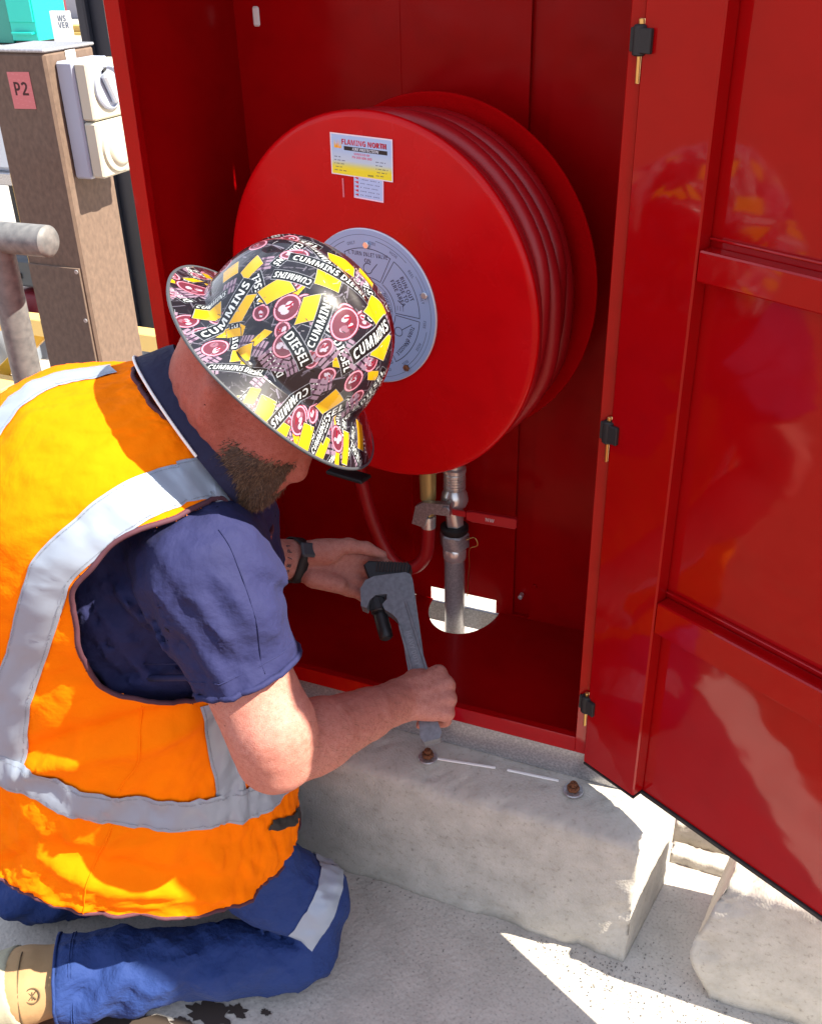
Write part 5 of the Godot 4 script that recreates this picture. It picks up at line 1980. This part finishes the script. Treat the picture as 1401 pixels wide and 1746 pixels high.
	for i in range(20, 78):
		edge.append((rows[4][i] as Vector3) + (rows[4][i] - cc).normalized() * 0.0012)
	tube(st, edge, 0.0018, 8)
	put("piping", st, mats["white_plastic"], collar)

# ---------------------------------------------------------------- trousers
func build_trousers(t: Node3D) -> void:
	var sh := (AN - KN).normalized()
	var an := AN - sh * 0.005
	var knl := Vector3(0.175, 0.085, 0.165)
	var anl := Vector3(-0.165, 0.075, 0.375)
	var hpl := Vector3(0.03, 0.34, 0.22)
	var kt := Vector3(0.338, 0.122, 0.268)
	var ks := Vector3(0.350, 0.064, 0.312)
	var bones := [bone(HP - RT * 0.03, HP.lerp(kt, 0.6) - RT * 0.012 + Vector3(0, 0.012, 0), 0.090, 0.078), bone(HP.lerp(kt, 0.55) - RT * 0.012 + Vector3(0, 0.012, 0), kt, 0.079, 0.074), bone(kt, ks, 0.068, 0.056),
		bone(ks, ks.lerp(an, 0.4), 0.060, 0.062), bone(ks.lerp(an, 0.35), an + sh * 0.03, 0.063, 0.072),
		bone(HP - RT * 0.04, hpl, 0.105, 0.11), bone(hpl, knl, 0.11, 0.08), bone(knl, anl, 0.078, 0.07), bone(Vector3(0.02, 0.30, 0.34), Vector3(-0.03, 0.27, 0.33), 0.12, 0.12)]
	var cn := (sh + Vector3(0.05, 0.10, 0.0)).normalized()
	var cloth := func(p: Vector3, d: float) -> float:
		var q := p - KN
		var al := q.dot(sh)
		var w := fold_noise.get_noise_3dv(p * 12.0) * 0.016 + absf(fold_noise.get_noise_3dv(Vector3(p.x * 26.0, p.y * 18.0, p.z * 22.0) + Vector3(3, 1, 7))) * 0.013
		w += 0.004 * sin(al * 75.0 + p.y * 60.0 + 3.0 * fold_noise.get_noise_3dv(p * 7.0)) * smoothstep(0.10, 0.30, al) * (1.0 - smoothstep(0.10, 0.2, p.y))
		var e := d + w
		if p.x > 0.02 and q.dot(RT) > -0.12:
			# the deep fold where the thigh rests on the calf
			var gap := sd_list(bones, [0, 1], 0.007, p) - sd_list(bones, [3, 4], 0.007, p)
			e += 0.020 * exp(-pow(gap / 0.011, 2.0)) * smoothstep(0.02, 0.10, p.x) * smoothstep(0.385, 0.33, p.x)
		var low := 0.006 - p.y
		e = maxf(e, low)
		e = maxf(e, (p - an).dot(cn) if q.dot(RT) > -0.12 else -1.0)
		return e
	var st := mb()
	nets(st, bones, 0.007, Vector3(-0.30, 0.0, 0.05), Vector3(0.50, 0.48, 0.66), 0.0085, cloth, 0.03)
	var tr := put("trousers", st, mats["navy_trousers"], t, "dark blue work trousers with a reflective band at the knee")
	# reflective band round the lower thigh
	st = mb()
	st.set_smooth_group(1)
	var th := (kt - HP).normalized()
	var rows := []
	for k in 7:
		var row := []
		var c0 := HP.lerp(kt, 0.97) + th * (k / 6.0 - 0.5) * 0.05
		for i in 60:
			var a := lerpf(-0.15, 2.4, i / 59.0)
			var side := (RT - th * RT.dot(th)).normalized()
			var upv := th.cross(side).normalized()
			if upv.y < 0:
				upv = -upv
			var o := side * cos(a) + upv * sin(a)
			var p := c0 + o * 0.17
			for q in 60:
				var d: float = cloth.call(p, sd_all(bones, 0.007, p))
				if d < 0.0005:
					break
				p -= o * d * 0.6
			row.append(p + o * 0.0012)
		rows.append(row)
	for j in 6:
		for i in 59:
			quad(st, rows[j][i], rows[j][i + 1], rows[j + 1][i + 1], rows[j + 1][i], (rows[j][i] as Vector3) - HP.lerp(kt, 0.97))
	put("reflective_band", st, mats["tape"], tr)
	# stitched cuff hem
	st = mb()
	for q in [[0.003, 0.0028], [0.026, 0.0009], [0.030, 0.0009]]:
		var path := []
		var cc: Vector3 = an - cn * q[0]
		var o1 := cn.cross(Vector3.UP).normalized()
		var o2 := cn.cross(o1)
		for i in 61:
			var a := TAU * i / 60.0
			var o := o1 * cos(a) + o2 * sin(a)
			var p := cc + o * 0.13
			for k in 60:
				var d: float = cloth.call(p - cn * 0.004, sd_all(bones, 0.007, p))
				if d < 0.0004:
					break
				p -= o * d * 0.6
			path.append(p)
		tube(st, path, q[1], 6, false)
	put("cuff_stitching", st, mats["navy_trousers"], tr)

# ---------------------------------------------------------------- boot
func build_boot(t: Node3D) -> void:
	var sh := (AN - KN).normalized()
	var sd := sh.cross(Vector3.UP).normalized()
	if sd.dot(RT) < 0:
		sd = -sd
	var a := AN + Vector3(0, -0.006, 0)
	var bones := [bone(a - sh * 0.01, a + sh * 0.05, 0.054, 0.056), bone(a + sh * 0.05, a + sh * 0.11 + Vector3(0, -0.004, 0), 0.056, 0.050), bone(a + sh * 0.10, a + sh * 0.27 + Vector3(0, -0.02, 0), 0.050, 0.042)]
	var st := mb()
	nets(st, bones, 0.02, a - Vector3(0.42, 0.09, 0.12), a + Vector3(0.12, 0.09, 0.30), 0.006, func(p: Vector3, d: float) -> float:
		return maxf(d + fold_noise.get_noise_3dv(p * 20.0) * 0.004, 0.004 - p.y), 0.004)
	var boot := put("boot", st, mats["boot_tan"], t, "tan work boot with a pale elastic side")
	st = mb()
	nets(st, bones, 0.02, a - Vector3(0.42, 0.09, 0.12), a + Vector3(0.12, 0.09, 0.30), 0.006, func(p: Vector3, d: float) -> float:
		var q := (p - a).dot(sh)
		return maxf(maxf(d - 0.0035 + fold_noise.get_noise_3dv(p * 20.0) * 0.004, 0.004 - p.y), maxf(0.050 + 0.25 * (p.y - 0.08) - q, q - 0.105)), 0.006)
	put("elastic_side", st, mats["boot_elastic"], boot)
	st = mb()
	var o := (sd * 0.80 + Vector3(0, 0.60, 0)).normalized()
	var p := trace(bones, 0.02, a + sh * 0.022 + o * 0.15, -o) + o * 0.0016
	var bx2 := Transform3D(Basis(sh, o.cross(sh), o), p)
	var loop := []
	for i in 33:
		var an := TAU * i / 32.0
		loop.append(bx2 * Vector3(cos(an) * 0.0115, sin(an) * 0.0115, 0))
	tube(st, loop, 0.0012, 6, false)
	for k in 3:
		tube(st, [bx2 * Vector3(-0.006 + 0.006 * k, -0.006, 0), bx2 * Vector3(0.006 - 0.006 * k, 0.006, 0)], 0.0010, 6)
	put("emblem", st, mats["boot_dark"], boot)
	# stitched seam between leather panels
	st = mb()
	var path := []
	for i in 24:
		var an := lerpf(-0.9, 1.9, i / 23.0)
		var o3 := (sd * cos(an) + Vector3.UP * sin(an)).normalized()
		path.append(trace(bones, 0.02, a + sh * 0.043 + o3 * 0.15, -o3) + o3 * 0.0012)
	tube(st, path, 0.0011, 6)
	put("seam", st, mats["boot_dark"], boot)

# ---------------------------------------------------------------- hard hat
func hat_local(an: float, q: float) -> Vector3:
	var ca := cos(an)
	var sa := sin(an)
	var rb := 1.0 / sqrt(pow(ca / (0.117 if ca > 0 else 0.114), 2.0) + pow(sa / 0.101, 2.0))
	var re := 1.0 / sqrt(pow(ca / (0.162 if ca > 0 else 0.152), 2.0) + pow(sa / 0.138, 2.0))
	var r: float
	var h: float
	if q <= 1.0:
		var ph := q * PI / 2
		r = rb * pow(sin(ph), 0.82)
		h = 0.012 + 0.124 * pow(maxf(cos(ph), 0.0), 0.80)
		# three soft ridges along the crown
		var y := r * sa
		var fade := smoothstep(0.95, 0.55, q)
		for s in [-0.034, 0.0, 0.034]:
			h += 0.0035 * exp(-pow((y - s) / 0.0085, 2.0)) * fade
		# slot bosses at the sides
		h += 0.0
		r += 0.006 * exp(-pow((absf(sin(an)) - 1.0) / 0.012, 2.0)) * smoothstep(0.86, 0.97, q)
	else:
		var w := q - 1.0
		r = rb + (re - rb) * w
		h = 0.012 * (1.0 - w) * (1.0 - w) - 0.012 * w * w - 0.010 * w * w * pow(maxf(ca, 0.0), 2.0) + 0.012 * w * w * pow(maxf(-ca, 0.0), 2.0)
	return Vector3(r * ca, h, r * sa)

func hat_world(v: Vector3) -> Vector3:
	return HC + HF * v.x + HU * v.y + HS * v.z

func hat_print() -> Image:
	var n := 1024
	var k := n / 0.52
	var im := Image.create(n, n, true, Image.FORMAT_RGB8)
	im.fill(Color(0.10, 0.095, 0.125))
	var o := Vector2(n, n) * 0.5
	var r := RandomNumberGenerator.new()
	r.seed = 21
	# scratched grey underprint
	for i in 1500:
		var c := Vector2(r.randf() * n, r.randf() * n)
		var d := Vector2.from_angle(r.randf_range(0, TAU)) * r.randf_range(8, 34)
		var v := r.randf_range(0.06, 0.40)
		stroke(im, c - d, c + d, r.randf_range(1.5, 5.0), Color(v, v * 0.97, v * 1.12))
	var yellow := Color(0.72, 0.56, 0.08)
	var white := Color(0.50, 0.52, 0.56)
	var oval := func(c: Vector2, rx: float, ry: float, turn: float) -> void:
		var sq := ry / rx
		disc(im, c, rx * 1.12, Color(0.30, 0.10, 0.16), sq, turn)
		disc(im, c, rx, Color(0.35, 0.16, 0.21), sq, turn)
		arc(im, c, rx * 0.98, 0, TAU, 4.0, Color(0.74, 0.50, 0.58), sq, turn)
		for j in 5:
			var q := Vector2(r.randf_range(-0.38, 0.38), r.randf_range(-0.38, 0.38) * sq) * rx
			disc(im, c + q.rotated(turn), rx * r.randf_range(0.18, 0.34), Color(0.60, 0.58, 0.64) if j % 3 != 2 else Color(0.45, 0.30, 0.36), sq * r.randf_range(0.6, 1.0), turn + r.randf())
		for j in 3:
			var q := Vector2(r.randf_range(-0.4, 0.4), r.randf_range(-0.4, 0.4) * sq) * rx
			stroke(im, c + q.rotated(turn), c + (q + Vector2(rx * 0.4, rx * r.randf_range(-0.3, 0.3))).rotated(turn), 4.0, Color(0.45, 0.06, 0.13))
	var bars := func(c: Vector2, turn: float, s: float) -> void:
		for j in 4:
			var q := c + Vector2((j - 1.5) * 9.0 * s, 0).rotated(turn)
			fill_quad(im, q, Vector2(3.2 * s, 0).rotated(turn), Vector2(0, 17.0 * s).rotated(turn), Color(0.48, 0.41, 0.48))
			fill_quad(im, q, Vector2(3.2 * s, 0).rotated(turn), Vector2(0, 3.0 * s).rotated(turn), Color(0.30, 0.22, 0.30))
	var banner := func(s: String, c: Vector2, turn: float, len_: float) -> void:
		var h := clampf(len_ / (s.length() * 0.80), 15.0, 26.0)
		var u := Vector2(len_ * 0.56, 0).rotated(turn)
		var v := Vector2(0, h * 0.92).rotated(turn)
		fill_quad(im, c, u, v, white)
		fill_quad(im, c, u * 0.985, v * 0.90, Color(0.07, 0.075, 0.09))
		var w := word(s)
		var ext := 0.0
		for p in w:
			ext = maxf(ext, p.x)
		text(im, s, c, h, turn, Color(0.74, 0.77, 0.78), len_ * 0.5 / (ext * h), false, 0.16)
	var block := func(c: Vector2, u: Vector2, v: Vector2) -> void:
		fill_quad(im, c, u * 1.12, v * 1.14, Color(0.03, 0.03, 0.03))
		fill_quad(im, c, u * 1.05, v * 1.05, white)
		fill_quad(im, c, u, v, yellow)
	# loose scatter over the whole shell
	for i in 240:
		var an := r.randf() * TAU
		var rad := sqrt(r.randf()) * 0.25
		var c := o + Vector2(cos(an), sin(an)) * rad * k
		var turn := r.randf_range(0, TAU)
		match i % 4:
			0: block.call(c, Vector2(24, 0).rotated(turn), Vector2(6, 11).rotated(turn))
			1: banner.call("CUMMINS" if i % 8 == 1 else "DIESEL", c, turn, 88.0)
			2: oval.call(c, 22.0, 18.0, turn)
			3: bars.call(c, turn, 1.2)
	for q in [[0.0300, 0.0930, 0.3], [0.075, 0.105, -0.4], [0.030, 0.163, 0.1], [0.105, 0.060, 0.8], [-0.185, 0.118, 0.3], [0.115, 0.125, 0.6], [0.165, 0.06, 0.9], [-0.06, 0.225, 0.2], [-0.10, 0.205, 0.0], [0.2, 0.105, 0.5]]:
		bars.call(o + Vector2(q[0], q[1]) * k, q[2], 1.6)
	for q in [[0.0547, 0.0713, 0.0190, 0.0165, -1.85], [0.0301, 0.1418, 0.0150, 0.0165, -1.66], [-0.0060, 0.1141, 0.0160, 0.0150, -1.52], [-0.1879, 0.0856, 0.0220, 0.0180, 0.35], [-0.0553, 0.1993, 0.0150, 0.0160, -1.89], [0.1423, 0.1580, 0.0170, 0.0150, -2.3], [-0.1279, 0.1793, 0.0130, 0.0160, -0.5], [0.0668, 0.1042, 0.0110, 0.0095, -1.77], [0.2029, 0.0861, 0.0140, 0.0150, -2.2], [-0.0495, 0.0540, 0.0150, 0.0080, -0.7], [0.1272, 0.0695, 0.0130, 0.0122, -2.1]]:
		oval.call(o + Vector2(q[0], q[1]) * k, q[2] * k, q[3] * k, q[4])
	for q in [[-0.0342, 0.1053, 0.0079, -0.0134, 0.0092, 0.0031], [0.0153, 0.0965, -0.0079, -0.0120, 0.0052, -0.0087], [0.0020, 0.0562, 0.0113, -0.0067, 0.0047, 0.0074], [-0.1219, 0.0853, 0.0096, -0.0038, 0.0052, 0.0090], [-0.0865, 0.0865, 0.0036, -0.0119, 0.0067, 0.0053], [-0.0654, 0.1402, -0.0010, -0.0154, 0.0100, -0.0033], [-0.1207, 0.1491, 0.0148, -0.0069, 0.0062, 0.0090], [0.0575, 0.0176, -0.0060, -0.0150, 0.0090, -0.0060], [0.0961, 0.0240, -0.0109, -0.0074, 0.0052, -0.0120], [0.0901, 0.2025, 0.0078, 0.0110, 0.0110, -0.0058], [0.1309, 0.1941, 0.0050, 0.0080, 0.0110, -0.0074], [0.1677, 0.1536, 0.0080, 0.0102, 0.0063, -0.0066], [0.1965, 0.1252, 0.0060, 0.0114, 0.0050, -0.0059], [0.1478, 0.0997, -0.0068, -0.0116, 0.0090, -0.0069], [-0.0083, 0.0128, 0.0122, -0.0079, 0.0054, 0.0080], [0.2193, 0.0670, 0.0144, 0.0104, 0.0026, -0.0056], [0.0581, 0.2097, 0.0045, 0.0090, 0.0058, -0.0041], [-0.0130, 0.1857, 0.0099, -0.0096, 0.0062, 0.0066], [0.2200, 0.0038, 0.0133, 0.0105, 0.0035, -0.0085]]:
		block.call(o + Vector2(q[0], q[1]) * k, Vector2(q[2], q[3]) * k * 1.12, Vector2(q[4], q[5]) * k * 1.25)
	# fine grey flecks over the print
	for i in 500:
		var c := Vector2(r.randf() * n, r.randf() * n)
		var d := Vector2.from_angle(r.randf_range(0, TAU)) * r.randf_range(2, 9)
		var v := r.randf_range(0.1, 0.7)
		stroke(im, c - d, c + d, 1.6, Color(v, v, v * 1.05))
	for q in [["CUMMINS DIESEL", -0.0034, 0.0421, -0.355, 0.0937], ["CUMMINS", 0.0372, 0.0963, -2.224, 0.0577], ["CUMMINS", 0.0852, 0.0378, -1.834, 0.0686], ["CUMMINS", 0.1145, 0.1680, 1.506, 0.0685], ["CUMMINS DIESEL", 0.0042, 0.2033, -0.554, 0.0845], ["CUMMINS", -0.0289, 0.0828, 2.819, 0.0441], ["DIESEL", 0.1726, 0.0989, -1.936, 0.0571], ["CUMMINS", -0.0837, 0.1496, -1.437, 0.0852], ["DIESEL", 0.1483, 0.0220, -2.658, 0.0466], ["CUMMINS", 0.1819, 0.1286, -1.986, 0.0451], ["DIESEL", 0.0466, 0.1317, -0.024, 0.0522]]:
		banner.call(q[0], o + Vector2(q[1], q[2]) * k, q[3], q[4] * k)
	return im

func build_hat(t: Node3D) -> void:
	var im := hat_print()
	var m := printed("hat_print", im, 0.30)
	m.clearcoat_enabled = true
	m.clearcoat = 1.0
	m.clearcoat_roughness = 0.04
	m.metallic_specular = 0.25
	var na := 160
	var qs := []
	for i in 44:
		qs.append(float(i + 1) / 44.0)
	for i in 14:
		qs.append(1.0 + float(i + 1) / 14.0)
	var grid := []
	var uvs := []
	for i in na + 1:
		var an := TAU * i / na
		var prev := hat_local(an, 0.0001)
		var l := 0.0
		var col := [hat_world(prev)]
		var cu := [Vector2(0.5, 0.5)]
		for q in qs:
			var v := hat_local(an, q)
			l += v.distance_to(prev)
			prev = v
			col.append(hat_world(v))
			cu.append(Vector2(0.5, 0.5) + Vector2(cos(an), sin(an)) * l / 0.52)
		grid.append(col)
		uvs.append(cu)
	var st := mb()
	st.set_smooth_group(0)
	var n := qs.size()
	for i in na:
		for j in n:
			var a: Vector3 = grid[i][j]
			var b: Vector3 = grid[i + 1][j]
			var c: Vector3 = grid[i + 1][j + 1]
			var d: Vector3 = grid[i][j + 1]
			var out := (a + c) * 0.5 - HC + HU * 0.08
			var order := [0, 1, 2, 0, 2, 3]
			if (b - a).cross(c - a).dot(out) > 0.0 or (j == 0 and (c - a).cross(d - a).dot(out) > 0.0):
				order = [0, 2, 1, 0, 3, 2]
			var vs := [a, b, c, d]
			var us := [uvs[i][j], uvs[i + 1][j], uvs[i + 1][j + 1], uvs[i][j + 1]]
			for q in order:
				st.set_uv(us[q])
				st.add_vertex(vs[q])
	var hat := put("hard_hat", st, m, t, "glossy full brim hard hat with yellow, black and red printed pattern")
	st = mb()
	st.set_smooth_group(0)
	for i in na:
		for j in range(20, n):
			var dn := -HU * 0.0026
			quad(st, grid[i][j] + dn, grid[i + 1][j] + dn, grid[i + 1][j + 1] + dn, grid[i][j + 1] + dn, HC - HU * 0.05 - grid[i][j])
	put("underside", st, mats["black_rubber"], hat)
	st = mb()
	var rim := []
	for i in na + 1:
		rim.append((grid[i][n] as Vector3) - HU * 0.0013)
	tube(st, rim, 0.0021, 8, false)
	put("brim_edge", st, mats["dark_plastic"], hat)

# ---------------------------------------------------------------- pipe wrench
func build_wrench() -> void:
	var t := thing("pipe_wrench", "grey aluminium pipe wrench with a black jaw held in the man's two hands", "pipe wrench", WH)
	var fx := func(z: float) -> Transform3D: return Transform3D(Basis(WX, WY, WZ), WH + WZ * z)
	var st := mb()
	var frame := PackedVector2Array([Vector2(-0.0575, 0.012), Vector2(-0.046, 0.0255), Vector2(-0.030, 0.0290), Vector2(0.022, 0.0225), Vector2(0.0300, 0.0160), Vector2(0.0310, 0.0060), Vector2(0.0210, -0.10), Vector2(0.0155, -0.1595), Vector2(0.0145, -0.235), Vector2(0.0170, -0.262), Vector2(0.012, -0.2705), Vector2(-0.013, -0.2705), Vector2(-0.0170, -0.262), Vector2(-0.0130, -0.235), Vector2(-0.0115, -0.1523), Vector2(-0.0070, -0.075), Vector2(-0.0095, -0.058), Vector2(-0.0151, -0.0477), Vector2(-0.0258, -0.0360), Vector2(-0.0272, -0.0255), Vector2(-0.0185, -0.0185), Vector2(-0.0160, -0.0095), Vector2(-0.0346, -0.0060), Vector2(-0.0455, -0.0120), Vector2(-0.0540, -0.0260), Vector2(-0.0625, -0.0190)])
	prism(st, frame, 0.022, fx.call(-0.011), 0.003)
	var fr := put("frame", st, mats["wrench_grey"], t)
	st = mb()   # raised I-beam flanges and lettering
	box(st, Vector3(0.0045, 0.17, 0.004), (fx.call(0.0118) as Transform3D) * Transform3D(Basis(Vector3.BACK, 0.055), Vector3(0.0155, -0.115, 0)), 0.001)
	put("flange", st, mats["wrench_grey"], fr)
	st = mb()
	box(st, Vector3(0.0045, 0.15, 0.004), (fx.call(0.0118) as Transform3D) * Transform3D(Basis(Vector3.BACK, 0.03), Vector3(-0.0055, -0.145, 0)), 0.001)
	put("flange", st, mats["wrench_grey"], fr)
	st = mb()
	lettering(st, "HEAVY DUTY", 0.0075, (fx.call(0.0113) as Transform3D) * Transform3D(Basis(Vector3.BACK, -PI / 2 + 0.04), Vector3(0.0045, -0.115, 0)))
	put("cast_lettering", st, mats["wrench_light"], fr)
	st = mb()   # hook jaw with its toothed face
	prism(st, PackedVector2Array([Vector2(-0.0400, 0.0320), Vector2(0.0285, 0.0235), Vector2(0.0345, 0.0370), Vector2(0.031, 0.0440), Vector2(-0.034, 0.0655), Vector2(-0.044, 0.060)]), 0.024, fx.call(-0.022), 0.002)
	var jaw := put("hook_jaw", st, mats["jaw_black"], t)
	for k in 11:
		st = mb()
		box(st, Vector3(0.0022, 0.020, 0.004), (fx.call(0.003) as Transform3D) * Transform3D(Basis(Vector3.BACK, -0.30), Vector3(-0.022 + k * 0.0048, 0.0500 - k * 0.0015, 0)), 0.0008)
		put("tooth", st, mats["jaw_tooth"], jaw)
	st = mb()
	var na := (fx.call(-0.004) as Transform3D)
	cyl(st, na * Vector3(-0.0350, -0.0075, 0), na * Vector3(-0.0360, -0.0330, 0), 0.0135, 24, 0.002)
	var nut := put("knurled_nut", st, mats["jaw_black"], t)
	for k in 24:
		st = mb()
		var an := TAU * k / 24.0
		var o := Vector3(cos(an) * 0.0136, 0, sin(an) * 0.0136)
		box(st, Vector3(0.0016, 0.018, 0.0016), na * Transform3D(Basis(Vector3.BACK, 0.04), Vector3(-0.0355, -0.020, 0) + o))
		put("knurl", st, mats["jaw_black"], nut)
	st = mb()
	tube(st, [na * Vector3(-0.0352, -0.028, -0.006), na * Vector3(-0.034, -0.060, -0.006), na * Vector3(-0.0335, -0.076, -0.006), na * Vector3(-0.0333, -0.0795, -0.006)], [0.0120, 0.0120, 0.0115, 0.007], 16)
	put("jaw_shank", st, mats["jaw_black"], t)
